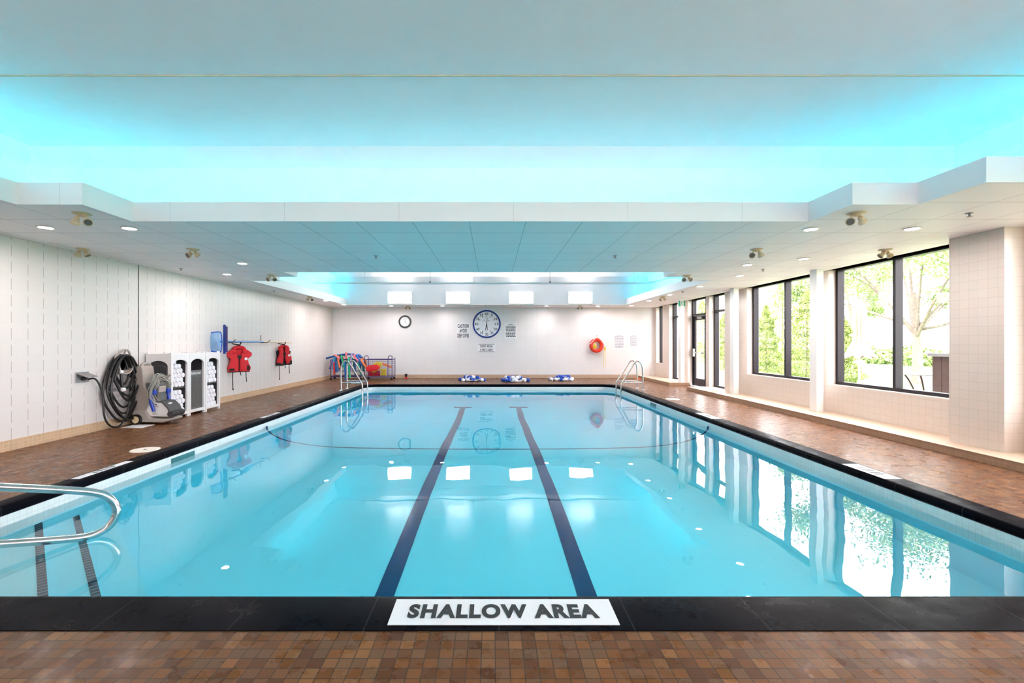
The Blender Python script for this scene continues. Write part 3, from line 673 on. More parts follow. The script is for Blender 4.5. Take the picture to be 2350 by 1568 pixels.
MB().tube([(0, .09, .30), (0, -.03, .31), (0, -.06, .34), (.0, -.05, .38)], .012, 8, smooth=1).build('wall_hook', M['grey_metal'], t, smooth=True)
# three heaps of lane rope
def rope_heap(px0, px1, py, lab, seed):
    rnd = random.Random(seed); a = onz(px0, py, 0); c = onz(px1, py, 0); cx_ = (a.x+c.x)/2; L = (c.x-a.x)/2; Yc = a.y
    t = thing('lane_rope', lab, 'lane rope', (cx_, Yc, 0), 'heaps of blue and white float ropes'); pts = []
    n_ = 34
    for k in range(n_):
        lay = 0 if k < 22 else 1
        r_ = math.sqrt(rnd.random())*(1.0 if lay == 0 else .62); a_ = rnd.random()*2*PI
        if lay == 0: a_ = k*2.4
        pts.append(Vector((L*.9*r_*math.cos(a_), .28*r_*math.sin(a_), .058 + lay*.085)))
    for k in range(n_):
        yaw = rnd.uniform(-1.3, 1.3); Mx = aim(pts[k], (math.cos(yaw), math.sin(yaw), rnd.uniform(-.05, .25)*(k >= 22))) @ Matrix.Translation((0, 0, -.06))
        pr = [(.012, 0), (.040, .006), (.053, .028), (.056, .06), (.053, .092), (.040, .114), (.012, .12)]
        MB().lathe(pr, 12, Mx).build('float', M['float_white'] if rnd.random() < .36 else M['float_blue'], t, smooth=True)
    rpts = [Vector((p.x*rnd.uniform(.8, 1.05), p.y - .05, max(.012, p.z + rnd.uniform(-.05, .04)))) for p in pts[::2]]
    MB().tube(rpts, .010, 6, smooth=2).build('rope', M['float_white'], t, smooth=True)
rope_heap(1048, 1122, 875, 'blue and white lane rope heap, left of the three by the far wall', 1)
rope_heap(1144, 1217, 876, 'blue and white lane rope heap, middle of the three by the far wall', 2)
rope_heap(1255, 1322, 874, 'blue and white lane rope heap, right of the three by the far wall', 4)
# small bottle by the far wall
p = onz(930, 870, 0); p.y = 16.85; t = thing('floor_sensor', 'small black and red device standing against the far wall', 'device', p)
MB().box((-.045, -.03, .07), (.045, .03, .17)).build('body', M['ink'], t, bevel=.008); MB().lathe([(.05, 0), (.05, .012), (.03, .05), (.03, .07)], 14).build('foot', M['red_fabric'], t, smooth=True)
p = Vector((5.20, 16.55, 0)); tag(MB().prism([(-.12, 0), (.12, 0), (.12, .02), (-.12, .09)], -.03, .03, frame(p, (1, 0, 0), (0, 0, 1))).build('door_wedge', M['orange_foam']), 'small orange wedge on the deck at the far end of the ledge', 'door wedge')
# exit sign
p = at(1564, 697, 13.2); t = thing('exit_sign', 'green and white running man exit sign hanging by the far door', 'exit sign', p)
MB().box((-.10, -.02, -.085), (.10, .02, .085)).build('housing', M['white'], t, bevel=.004)
Mx = frame((0, -.021, 0), (1, 0, 0), (0, 0, 1))
MB().box((-.095, -.08, 0), (-.04, .08, .002), Mx).build('green_panel', M['green_sign'], t); MB().box((.05, -.08, 0), (.095, .08, .002), Mx).build('green_panel', M['green_sign'], t)
q_ = MB().lathe([(.001, 0), (.014, 0), (.014, .002), (.001, .002)], 12, Mx @ Matrix.Translation((.005, .058, 0)))
for a_, b_ in (((0, .04), (-.005, -.01)), ((-.005, -.01), (.025, -.04)), ((.025, -.04), (.02, -.07)), ((-.005, -.01), (-.02, -.04)), ((-.02, -.04), (-.035, -.06)), ((0, .035), (.028, .01)), ((0, .035), (-.025, .012))):
    q_.tube([Mx @ Vector((a_[0], a_[1], .001)), Mx @ Vector((b_[0], b_[1], .001))], .006, 6)
q_.build('running_figure', M['green_sign'], t)
MB().box((-.05, -.015, .085), (.05, .015, ZC - p.z)).build('mount', M['white'], t)

# ------------------------------------------------------------------ left wall: hose, socket
p = wallL(188, 866); t = thing('wall_socket', 'steel wall socket with its cover flap open', 'socket', p)
MB().box((0, -.11, -.075), (.008, .11, .075)).build('plate', M['grey_metal'], t, bevel=.003)
MB().add([(.012, -.09, .05), (.012, .10, .05), (.12, .13, .0), (.12, -.06, .0), (.012, -.09, .056), (.012, .10, .056), (.12, .13, .006), (.12, -.06, .006)], [(0, 1, 2, 3), (7, 6, 5, 4), (0, 4, 5, 1), (1, 5, 6, 2), (2, 6, 7, 3), (3, 7, 4, 0)]).build('cover_flap', M['grey_metal'], t)
MB().lathe([(.03, 0), (.03, .02), (.022, .05), (.015, .07)], 14, Matrix.Translation((.008, 0, -.02)) @ Matrix.Rotation(PI/2, 4, 'Y')).build('plug', M['black_rubber'], t, smooth=True)
hc = wallL(271, 833)    # hanger centre
t = thing('hose_hanger', 'grey plastic hose hanger bracket on the left wall', 'hanger', hc)
q_ = MB().tube([(.02, -.17, -.06), (.06, -.15, .07), (.10, -.06, .19), (.11, .02, .21), (.10, .10, .17), (.05, .19, .03), (.02, .20, -.08), (.06, .10, -.13), (.08, 0, -.14), (.06, -.10, -.12), (.02, -.17, -.06)], .016, 8, smooth=1)
q_.tube([(.11, .02, .21), (.05, .02, .06)], .012, 8)
q_.build('front_loop', M['taupe_plastic'], t, smooth=True)
MB().lathe([(.15, 0), (.15, .13), (.13, .13), (.13, 0)], 24, Matrix.Translation((0, .01, -.03)) @ Matrix.Rotation(PI/2, 4, 'Y')).build('drum', M['taupe_plastic'], t, smooth=True)
t = thing('coiled_hose', 'thick black hose coiled over the bracket on the left wall', 'hose', (hc.x, hc.y, 0))
q_ = MB(); rnd = random.Random(3)
topz = hc.z + .10
for k in range(9):
    w = .20 + .018*k; bot = .02 + [.62, .55, .45, .36, .26, .17, .10, .06, .04][k]; x = .05 + .026*(k % 4); dy = rnd.uniform(-.03, .03)
    q_.tube([(x, dy - w*.62, topz-.12), (x, dy - w*.25, topz + .01*k*.4), (x+.02, dy+.05, topz+.015), (x, dy+w*.5, topz-.10), (x+.03, dy+w*.95, topz-.40), (x+.04, dy+w*.85, bot+.30),
             (x+.05, dy+w*.35, bot+.06), (x+.05, dy-.02, bot), (x+.03, dy-w*.5, bot+.10), (x, dy-w*.98, bot+.38), (x, dy-w*.95, topz-.38)], .0155, 8, closed=True, smooth=2)
q_.tube([(.03, wallL(196, 868).y-hc.y+.0, wallL(196, 868).z-.02), (.10, wallL(205, 870).y-hc.y, .80), (.12, -.42, .55), (.12, -.42, .2), (.14, -.30, .025), (.16, -.12, .03), (.14, .05, .30), (.10, .12, .7)], .0135, 8, smooth=2)
q_.build('hose', M['black_rubber'], t, smooth=True)
MB().tube([(.13, -.10, .82), (.14, -.11, .72), (.14, -.10, .62)], .022, 10, smooth=1).build('coupling', M['black_rubber'], t, smooth=True)
q_ = MB().lathe([(.02, 0), (.028, .01), (.028, .04), (.02, .05)], 14, Matrix.Translation((.13, -.10, .83))); q_.lathe([(.03, 0), (.045, .015), (.045, .045), (.03, .06)], 16, Matrix.Translation((.14, -.09, .55)))
q_.build('coupling_collar', M['white_plastic'], t, smooth=True)

# ------------------------------------------------------------------ vacuum caddy and pool robot
cx0, cy0 = -5.74, 7.40
t = thing('robot_caddy', 'taupe wheeled caddy holding the pool cleaning robot', 'caddy', (cx0, cy0, 0))
q_ = MB().prism([(.03, .05), (.52, .035), (.56, .06), (.56, .085), (.30, .10), (.22, .22), (.02, .24)], 0.0, .40, frame((0, .40, 0), (1, 0, 0), (0, 0, 1)))
q_.build('platform', M['taupe_plastic'], t, bevel=.008)
q_ = MB().prism([(.0, .20), (.26, .20), (.22, .48), (.16, .62), (.13, .90), (.10, .935), (.05, .935), (.02, .90)], 0.07, .33, frame((0, .40, 0), (1, 0, 0), (0, 0, 1)))
q_.build('column', M['taupe_plastic'], t, bevel=.015)
MB().tube([(.09, .10, .80), (.09, .10, .93), (.09, .14, .965), (.09, .26, .965), (.09, .30, .93), (.09, .30, .80)], .022, 8, smooth=1).build('handle', M['taupe_plastic'], t, smooth=True)
MB().box((.15, .10, .36), (.36, .30, .66)).build('power_supply', M['dark_grey'], t, bevel=.02)
MB().box((.16, .11, .50), (.375, .27, .60)).build('control_panel', M['taupe_plastic'], t, bevel=.01)
for sx in (-1, 1):
    q_ = MB().tube([(.24, .2 + sx*.10, .64), (.34, .2+sx*.11, .72), (.42, .2+sx*.11, .78)], .016, 8, smooth=1); q_.build('cable_hook', M['taupe_plastic'], t, smooth=True)
for yy in (-.015, .40):
    wm = Matrix.Translation((.10, yy, .085)) @ Matrix.Rotation(PI/2, 4, 'X')
    wh = MB().lathe([(.050, -.02), (.080, -.02), (.085, -.012), (.085, .012), (.080, .02), (.050, .02)], 24, wm).build('wheel', M['black_rubber'], t, smooth=True)
    q_ = MB().lathe([(.001, -.012), (.012, -.026), (.014, .026), (.001, .012)], 12, wm)
    for k in range(6): q_.box((-.006, .008, -.012), (.006, .054, .022), wm @ Matrix.Rotation(k*PI/3, 4, 'Z'))
    q_.lathe([(.044, -.018), (.055, -.018), (.055, .024), (.044, .024)], 20, wm); q_.build('hub', M['cream_pole'], wh)
q_ = MB(); rnd = random.Random(11)
for k in range(14):
    R = .14 + .009*k; ph = rnd.random(); oy = rnd.uniform(-.03, .03)
    q_.tube([(.30 + .02*(k % 4) + .03*math.sin(3*a+ph), .20 + oy + R*.85*math.cos(a), .56 + R*(1.35 if math.sin(a) < 0 else .95)*math.sin(a)*1.0) for a in [j*2*PI/20 for j in range(20)]], .0055, 6, closed=True)
tag(q_.build('coiled_cable', M['grey_cable'], smooth=True), 'grey cable coiled over the hooks of the caddy', 'cable').location = (cx0, cy0, 0)
t = thing('pool_robot', 'white and charcoal pool cleaning robot with a blue carry handle', 'pool robot', (cx0+.16, cy0+.0, .09))
fr = frame((0, .36, 0), (1, 0, 0), (0, 0, 1))
MB().prism([(.04, .04), (.40, .02), (.44, .06), (.40, .17), (.31, .27), (.16, .28), (.09, .24), (.02, .10)], 0.03, .31, fr).build('body', M['white_plastic'], t, bevel=.02)
MB().prism([(.20, .279), (.315, .272), (.405, .175), (.44, .075), (.425, .07), (.39, .16), (.30, .255), (.20, .262)], .02, .32, fr).build('top_cover', M['charcoal'], t, bevel=.004)
MB().box((.33, .12, .215), (.36, .20, .245)).build('emblem', M['white_plastic'], t)
q_ = MB()
for zz in (.05,): q_.tube([(.44, .03, .075), (.44, .33, .075)], .045, 12)
for k in range(10): q_.tube([(.44, .04+k*.03, .075), (.44, .05+k*.03, .075)], .05, 12)
q_.build('brush', M['charcoal'], t)
MB().tube([(.18, .04, .12), (.14, .02, .28), (.13, .04, .42), (.15, .12, .46), (.17, .26, .46), (.18, .34, .42), (.2, .36, .28), (.22, .35, .14)], .026, 10, smooth=1).build('carry_handle', M['blue_plastic'], t, smooth=True)
MB().box((.10, .035, .38), (.19, .10, .46)).build('handle_float', M['blue_plastic'], t, bevel=.012); MB().box((.13, .28, .39), (.24, .36, .46)).build('handle_float', M['blue_plastic'], t, bevel=.012)
q_ = MB()
text('maker_mark', 'Aquabot', frame((cx0+.16+.19, cy0+.048, .09+.075), (1, 0, 0), (0, 0, 1)), .11, .022, M['ink'], t)
q_.tube([(.16, .045, .20), (.25, .045, .19)], .003, 6); q_.tube([(.19, .045, .225), (.22, .045, .225)], .007, 6); q_.build('button_marks', M['ink'], t)
tag(MB().box((-5.68, 7.12, .001), (-5.36, 7.40, .006)).build('floor_mat', M['sign_white']), 'flat white sheet on the deck under the caddy wheel', 'sheet')

# ------------------------------------------------------------------ towel cabinets
def arch(x0, x1, z0, zs, rise, n=10):
    pts = [(x0, z0), ((x0+x1)/2, z0), (x1, z0), (x1, (z0+zs)/2), (x1, zs)]
    for k in range(1, n): a = PI*k/n; pts.append(((x0+x1)/2 + (x1-x0)/2*math.cos(a), zs + rise*math.sin(a)))
    pts += [(x0, zs), (x0, (z0+zs)/2)]; return pts
def plate(m_, inner, x0, x1, z0, z1, d0, d1, Mx):
    cx_, cz = (x0+x1)/2, (z0+z1)/2; o = []
    for (x, z) in inner:
        dx, dz = x-cx_, z-cz; k = min(((x1-cx_)/abs(dx)) if abs(dx) > 1e-6 else 1e9, ((z1-cz)/abs(dz)) if abs(dz) > 1e-6 else 1e9); o.append((cx_+dx*k, cz+dz*k))
    # snap corners
    for cxx, czz in ((x0, z0), (x1, z0), (x1, z1), (x0, z1)):
        i = min(range(len(o)), key=lambda i: (o[i][0]-cxx)**2 + (o[i][1]-czz)**2); o[i] = (cxx, czz)
    m_.ring(inner, o, d0, d1, Mx)
CW, CD, CH = .47, .43, 1.115; CX = -5.40
cab_y = [7.84, 8.31, 8.785]
nm_ = ['nearest', 'middle', 'far']
def cabinet(i):
    y0 = cab_y[i]; w = CW-.005
    kind = 'bin' if i == 1 else 'shelf'
    t = thing('towel_bin' if i == 1 else 'towel_cabinet', ['white cabinet of rolled towels beside the caddy, arched charcoal side panel', 'white cabinet with charcoal TOWELS ONLY drop panel between the towel shelves', 'white cabinet of rolled towels under the blue leaf net'][i], 'cabinet', (CX, y0, 0), 'row of white towel cabinets')
    fy = frame((0, 0, 0), (0, 1, 0), (0, 0, 1))       # local x along Y, local y up, normal +X
    q_ = MB()
    z0 = .05
    plate(q_, arch(.045, w-.045, .10, .92, .09), 0, w, z0, CH, -.03, 0, fy)
    for yy in (0, w-.04): 
        for xx in (-CD, -.043): q_.box((xx, yy + (.003 if yy == 0 else -.003), .0), (xx+.04, yy+.04 + (.003 if yy == 0 else -.003), CH+.02))
    q_.box((-CD+.004, .004, z0+.001), (-.031, w-.004, z0+.03)); q_.box((-CD+.012, .021, CH-.02), (-.031, w-.01, CH-.001)); q_.box((-CD+.004, .021, z0), (-CD+.01, w-.01, CH)); q_.box((-CD+.004, w-.008, z0), (-.031, w-.001, CH-.001))
    q_.build('frame', M['white_plastic'], t, bevel=.003)
    fs_ = frame((0, 0, 0), (1, 0, 0), (0, 0, 1))      # side, normal -Y
    q_ = MB(); plate(q_, arch(-CD+.045, -.06, .10, .90, .10), -CD, -.0302, z0, CH, -.02, 0, fs_); q_.build('side_frame', M['white_plastic'], t)
    q_ = MB().box((-CD+.03, .022, .09), (-.03, .030, CH-.05)); sp_ = q_.build('side_panel', M['charcoal'], t)
    q_ = MB()
    ip = arch(-CD+.09, -.09, .16, .86, .06)
    q_.tube([(x, .020, z) for x, z in ip], .006, 6, closed=True)
    for k in range(1, 5): x = -CD+.09 + k*(CD-.18)/5; q_.tube([(x, .021, .18), (x, .021, .90)], .0025, 4)
    q_.build('panel_grooves', M['dark_grey'], sp_)
    MB().box((-CD+.012, .032, .085), (-CD+.02, w-.012, CH-.03)).box((-CD+.02, w-.030, .085), (-.035, w-.022, CH-.03)).build('liner', M['charcoal'], t)
    if i == 1:
        p_ = MB().box((-.045, .045, .09), (-.032, w-.045, .80)).build('drop_panel', M['dark_grey'], t, bevel=.003)
        q_ = MB(); 
        for k in range(9): yy = .085 + k*(w-.17)/8; q_.box((-.032, yy-.004, .15), (-.029, yy+.004, .68))
        q_.box((-.032, .07, .135), (-.028, w-.07, .142)); q_.box((-.032, .07, .69), (-.028, w-.07, .697)); q_.build('grooves', M['charcoal'], p_)
        text('lettering', 'TOWELS ONLY', frame((CX-.0295, y0+w/2, .745), (0, 1, 0), (0, 0, 1)), w*.62, .042, M['sign_white'], t, .02)
    else:
        MB().box((-CD+.02, .035, .515), (-.05, w-.035, .53)).build('shelf', M['dark_grey'], t)
for i in range(3): cabinet(i)
# rolled towels
tm = None
RW = ['bottom', 'second', 'third', 'fourth', 'fifth', 'sixth', 'seventh']
CO = ['first', 'second', 'third', 'fourth']
def towel_proto():
    q_ = MB(); n = 16; r = .044
    prof = [(.001, -.14), (.012, -.139), (.016, -.143), (.026, -.139), (.032, -.143), (r-.004, -.140), (r, -.130), (r*1.01, 0), (r, .130), (r-.004, .140), (.001, .138)]
    q_.lathe(prof, n, Matrix.Rotation(-PI/2, 4, 'Y')); return q_
for ci, (y0, cn) in enumerate(((cab_y[0], 'near'), (cab_y[2], 'far'))):
    for si, (zb, sn, rows) in enumerate(((.083, 'lower', 5), (.533, 'upper', 5))):
        rnd = random.Random(ci*7+si)
        for r in range(rows + (1 if si == 1 else 0)):
            nc = 4 if r % 2 == 0 else 3
            if r == rows: nc = 1
            for c in range(nc):
                if c == 3 and r == 4: continue
                yy = y0 + .052 + .046 + c*.0905 + (.045 if r % 2 else 0) - (.002 if c == 3 else 0)
                zz = zb + .0445 + r*.079
                nm = 'rolled_towel'
                if tm is None: o = towel_proto().build(nm, M['towel'], smooth=True); tm = o
                else: o = tm.copy(); S.collection.objects.link(o)
                o.location = (CX - .19 + rnd.uniform(0, .012), yy, zz)
                tag(o, 'rolled white towel, %s row, %s from the left, %s shelf of the %s cabinet' % (RW[r], CO[c], sn, cn), 'towel', 'rolled white towels')

# ------------------------------------------------------------------ poles, net and life vests
pz = 1.325; px_ = -5.70
a_ = wallL(505, 783, px_).y; b_ = wallL(603, 786, px_).y; c_ = wallL(669, 788, px_).y
t = thing('telescopic_pole', 'long blue and cream telescopic pole held along the left wall', 'pole', (px_, a_, pz))
rel(MB().tube([(px_, a_, pz), (px_, b_, pz)], .019, 10).build('blue_section', M['sky_blue_metal'], smooth=True), t)
rel(MB().tube([(px_, b_, pz), (px_, c_, pz-.02)], .015, 10).build('cream_section', M['cream_pole'], smooth=True), t)
for k, yy in enumerate((wallL(531, 785, px_).y, wallL(612, 786, px_).y)):
    t = thing('pole_bracket', ['steel wall bracket under the blue end of the pole', 'steel wall bracket under the cream end of the pole'][k], 'bracket', (XL, yy, pz))
    MB().box((0, -.015, -.04), (.012, .015, .17 if k else .04)).build('wall_plate', M['grey_metal'], t)
    MB().tube([(.01, 0, -.022), (.15, 0, -.024), (.20, 0, .0), (.24, 0, .05)], .008, 8, smooth=1).build('hook', M['black_fabric'], t, smooth=True)
# leaf net faces the camera at the near end of the pole
nc = Vector((-5.70, a_-.02, pz)); t = thing('leaf_net', 'blue leaf skimmer net at the near end of the pole', 'pool net', nc)
u = Vector((.80, .60, 0)); 
def nf(a, z): return Vector((-.10, 0, 0)) + u*a + Vector((0, 0, z))
loop = [nf(-.09, .16), nf(-.11, .0), nf(-.10, -.17), nf(-.06, -.20), nf(.08, -.235), nf(.12, -.20), nf(.13, 0), nf(.12, .18), nf(.09, .21), nf(-.05, .19)]
MB().tube(loop, .013, 8, closed=True, smooth=2).build('net_frame', M['blue_plastic'], t, smooth=True)
m = M['mesh'] = bpy.data.materials.new('net_mesh'); m.use_nodes = True; b = NB(m); P, q = b.pos(); bs = b.N['Principled BSDF']; bs.inputs['Base Color'].default_value = (.20, .42, .72, 1)
al = b.math('MAXIMUM', b.line(q[0], .008, 0, .004), b.line(q[2], .008, 0, .004)); b.L.new(al, bs.inputs['Alpha'])
q_ = MB(); cc = nf(.01, 0) + Vector((.10, -.10, -.02)); n = len(loop)
for k in range(n): q_.add([loop[k], loop[(k+1) % n], cc.lerp(loop[(k+1) % n], .3), cc.lerp(loop[k], .3)], [(0, 1, 2, 3)]); q_.add([cc.lerp(loop[k], .3), cc.lerp(loop[(k+1) % n], .3), cc], [(0, 1, 2)])
q_.build('netting', M['mesh'], t)
MB().tube([(0, .05, 0), nf(.13, 0)], .017, 8).build('socket', M['blue_plastic'], t, smooth=True)
t = thing('wall_brush', 'dark blue pool brush standing upright behind the leaf net', 'brush', nc + Vector((.02, .16, 0)))
MB().box((-.03, -.02, -.26), (.02, .02, .36)).build('brush_back', M['navy'], t, bevel=.01); MB().box((.02, -.015, -.22), (.055, .015, .32)).build('bristles', M['purple_metal'], t)
def strap(m_, pts, w=.012): m_.tube(pts, w, 6, smooth=1)
def vest(px, py, s, lab, closed, ang):
    p = wallL(px, py); c0 = Vector((XL + .17, p.y, p.z))
    t = thing('life_vest', lab, 'life vest', c0, 'red life vests hanging on the pole')
    R = Matrix.Rotation(ang, 4, 'Z') @ Matrix.Scale(s, 4)
    F_ = R @ frame((0, 0, 0), (1, 0, 0), (0, 0, 1))
    left = [(-.015, -.20), (-.21, -.20), (-.235, -.12), (-.19, -.02), (-.17, .10), (-.25, .16), (-.255, .22), (-.17, .29), (-.08, .31), (-.035, .16), (-.012, .08)]
    if not closed:
        left = [(-.02, -.06), (-.06, -.22), (-.20, -.18), (-.19, -.02), (-.14, .10), (-.12, .22), (-.10, .30), (-.03, .32), (-.01, .18)]
    right = [(-x, y) for x, y in left][::-1]
    if not closed: right = [(x*1.05, y + .06) for x, y in right]
    for nm, poly, tilt in (('left_front', left, 0), ('right_front', right, 0)):
        q_ = MB().puff(poly, .035, F_ @ Matrix.Translation((0, 0, .03))); q_.build('front_panel', M['red_fabric'], t, smooth=True)
    back = [(-.20, -.19), (.20, -.19), (.17, .05), (.20, .2), (.08, .30), (-.08, .30), (-.20, .2), (-.17, .05)]
    MB().puff(back, .03, F_ @ Matrix.Translation((0, 0, -.05))).build('back_panel', M['red_fabric'] if closed else M['black_fabric'], t, smooth=True)
    cl = MB().tube([F_ @ Vector(v) for v in ((-.09, .20, .05), (-.12, .30, .0), (-.06, .345, -.04), (.06, .345, -.04), (.12, .30, .0), (.09, .20, .05))], .045*s, 10, smooth=1); cl.build('collar', M['red_fabric'], t, smooth=True)
    q_ = MB(); q_.add([(-.012, .10, .068), (.0, .06, .068), (.05, .13, .07), (.03, .17, .07), (-.03, .17, .07), (-.05, .13, .07)], [(0, 1, 2, 3, 4, 5)], F_)
    q_.box((-.205, -.207, -.03), (.205, -.188, .068), F_) if closed else q_.box((-.20, -.20, -.02), (.0, -.14, .066), F_)
    q_.box((-.004, -.17, .06), (.004, .09, .071), F_); q_.box((.15, -.17, .05), (.205, -.06, .071), F_); q_.box((-.20, -.17, .05), (-.10, -.12, .071), F_)
    q_.build('black_trim', M['black_fabric'], t)
    q_ = MB()
    for xx, ln_ in ((-.14, .36), (.13, .24), (.02, .09)): q_.tube([F_ @ Vector(v) for v in ((xx, -.19, .06), (xx+.005, -.19-ln_*.5, .05), (xx+.012, -.19-ln_, .055))], .009, 6, smooth=1)
    q_.tube([F_ @ Vector((-.128, -.555, .055)), F_ @ Vector((-.124, -.60, .055))], .014, 6)
    q_.build('strap', M['black_fabric'], t, smooth=True)
    q_ = MB().lathe([(.001, 0), (.032, 0), (.032, .002), (.001, .002)], 16, F_ @ Matrix.Translation((.13, .09, .072))); q_.build('round_badge', M['sign_white'], t)
    q_ = MB().tube([F_ @ Vector(v) for v in ((-.05, .345, -.02), (0, .42, -.02), (.05, .345, -.02))], .009, 6, smooth=1); q_.build('hang_loop', M['black_fabric'], t, smooth=True)
    hk = MB().tube([Vector((-.16, 0, .43*s)), Vector((0.0, 0, .40*s)), Vector((.03, 0, .41*s)), Vector((.05, 0, .47*s))], .013, 8, smooth=1); hk = tag(hk.build('vest_hook', M['black_rubber'], smooth=True), 'black wall hook holding the ' + ('larger' if closed else 'smaller') + ' red life vest', 'hook'); hk.location = c0
vest(531, 833, 1.0, 'larger red life vest on the left wall beside the cabinets', True, math.radians(38))
vest(637, 823, .95, 'smaller red and black life vest hanging farther along the left wall', False, math.radians(38))

# ------------------------------------------------------------------ noodle cart and basket
def caster(parent, x, y, nm='caster'):
    q_ = MB().lathe([(.012, -.014), (.04, -.014), (.04, .014), (.012, .014)], 14, Matrix.Translation((x, y, .041)) @ Matrix.Rotation(PI/2, 4, 'X')); q_.build(nm, M['black_rubber'], parent, smooth=True)
    return q_
Yn = 16.45
c_ = at(793, 872, Yn); c_.z = 0; c_.x = -5.08
t = thing('noodle_rack', 'dark purple wheeled rack draped with pool noodles in the corner', 'rack', c_)
q_ = MB()
for y in (-.2, .2):
    q_.tube([(-.55, y, .08), (-.55, y, .70)], .016, 8); q_.tube([(.50, y, .08), (.50, y, .70)], .016, 8)
    q_.tube([(-.55, y, .12), (.50, y, .12)], .014, 8); q_.tube([(-.55, y, .70), (.50, y, .70)], .016, 8)
for x in (-.55, .50): q_.tube([(x, -.2, .12), (x, .2, .12)], .014, 8); q_.tube([(x, -.2, .70), (x, .2, .70)], .014, 8)
for z in (.3, .5): q_.tube([(-.55, .2, z), (.50, .2, z)], .006, 6); q_.tube([(-.55, -.2, z), (.50, -.2, z)], .006, 6)
q_.build('rack_frame', M['purple_metal'], t, smooth=True)
for x in (-.55, .50):
    for y in (-.2, .2): caster(t, x, y)
NC = {'purple': (.20, .13, .36), 'sky blue': (.02, .38, .62), 'navy': (.01, .08, .28), 'light blue': (.05, .30, .60), 'pink': (.80, .20, .24), 'orange': (.85, .22, .08), 'green': (.02, .45, .22), 'teal': (.02, .30, .26), 'lavender': (.34, .28, .52), 'red': (.62, .03, .04), 'blue': (.01, .14, .50)}
for k, v in NC.items(): pm('noodle_' + k.replace(' ', '_'), v, .75)
def noodle(pts, colr, lab, r=.033):
    o = MB().tube([Vector(p) for p in pts], r, 10, smooth=2).build('pool_noodle', M['noodle_' + colr.replace(' ', '_')], smooth=True)
    tag(o, lab, 'pool noodle', 'pool noodles on the rack'); return o
def nv(cx, cy, dy=0.0): p = at(440+cx/4.519, 720+cy/4.519, Yn-.24+dy); p.x = max(p.x, -5.80); return p
noodle([nv(1390, 466, .05), nv(1480, 440, .05), nv(1590, 420, .04), nv(1690, 424, .05), nv(1775, 462, .06)], 'navy', 'long dark blue noodle lying across the top of the rack')
NL = [(1430, 575, 1470, 470, 'purple', 'pale purple noodle at the left end of the rack'), (1462, 580, 1480, 460, 'sky blue', 'thick sky blue noodle near the left end of the rack'),
      (1500, 610, 1490, 480, 'navy', 'short navy noodle between two blue ones'), (1520, 590, 1512, 470, 'light blue', 'light blue noodle left of the ladder rail'),
      (1535, 560, 1515, 450, 'orange', 'orange noodle hanging behind the left ladder rail'), (1535, 470, 1480, 425, 'pink', 'pink noodle slanting over the rack top, left'),
      (1590, 575, 1550, 440, 'green', 'bright green noodle curving down behind the ladder'), (1600, 470, 1602, 400, 'pink', 'pink noodle standing highest above the rack'),
      (1640, 670, 1625, 470, 'green', 'long green noodle reaching lowest between the ladder rails'), (1597, 685, 1592, 500, 'blue', 'blue noodle hanging to the floor behind the ladder'),
      (1655, 600, 1652, 430, 'lavender', 'lavender noodle in the middle right of the rack'), (1725, 490, 1680, 440, 'pink', 'pink noodle slanting right of the lavender one'),
      (1765, 540, 1710, 440, 'blue', 'blue noodle at the right of the rack'), (1805, 555, 1755, 480, 'orange', 'orange noodle at the far right end of the rack'),
      (1480, 630, 1475, 500, 'red', 'red noodle low at the left of the rack'), (1700, 660, 1690, 480, 'navy', 'navy noodle hanging low at the right of the rack'), (1760, 640, 1725, 520, 'teal', 'dark green noodle behind the right ladder rail')]
for k, (xa, ya, xb, yb, colr, lab) in enumerate(NL):
    d = -.03*(k % 3)
    a = nv(xa, ya, d); b_ = nv(xb, yb, d); top = b_ + Vector((.02, .12, .05)); bk = b_ + Vector((.05, .40, -.02)); e = b_ + Vector((.06, .46, -.30))
    if yb < 410 or (xb < 1500 and yb < 430): noodle([a, a.lerp(b_, .5), b_], colr, lab)
    else: noodle([a, a.lerp(b_, .6) + Vector((0, -.02, 0)), b_, top, bk, e], colr, lab)
# basket
x0, x1 = at(838, 0, 16.3).x, at(901, 0, 16.3).x; t = thing('basket_cart', 'purple wire basket cart of foam toys beside the noodle rack', 'cart', ((x0+x1)/2, 16.45, 0)); w = (x1-x0)/2
q_ = MB(); zt = .76
for sx in (-1, 1):
    q_.tube([(sx*w, -.25, .09), (sx*w, -.25, zt), (sx*w, -.22, zt+.07), (sx*(w-.10), -.22, zt+.09), (sx*(w-.14), -.25, zt+.05), (sx*(w-.14), -.25, .12)], .013, 8, smooth=1)
    q_.tube([(sx*w, .25, .09), (sx*w, .25, zt)], .013, 8)
for z in (.10, zt-.05):
    q_.tube([(-w, -.25, z), (w, -.25, z)], .012, 6); q_.tube([(-w, .25, z), (w, .25, z)], .012, 6)
    for sx in (-1, 1): q_.tube([(sx*w, -.25, z), (sx*w, .25, z)], .012, 6)
q_.build('cart_frame', M['purple_metal'], t, smooth=True)
q_ = MB()
for yy in (-.25, .25):
    for k in range(1, 14): x = -w + 2*w*k/14; q_.tube([(x, yy, .10), (x, yy, zt-.05)], .0035, 4)
    for k in range(1, 8): z = .10 + (zt-.15)*k/8; q_.tube([(-w, yy, z), (w, yy, z)], .0035, 4)
for sx in (-1, 1):
    for k in range(1, 8): z = .10 + (zt-.15)*k/8; q_.tube([(sx*w, -.25, z), (sx*w, .25, z)], .0035, 4)
q_.box((-w, -.25, .095), (w, .25, .10)); q_.build('wire_grid', M['purple_metal'], t)
for sx in (-1, 1):
    for y in (-.22, .22): caster(t, sx*(w-.02), y)
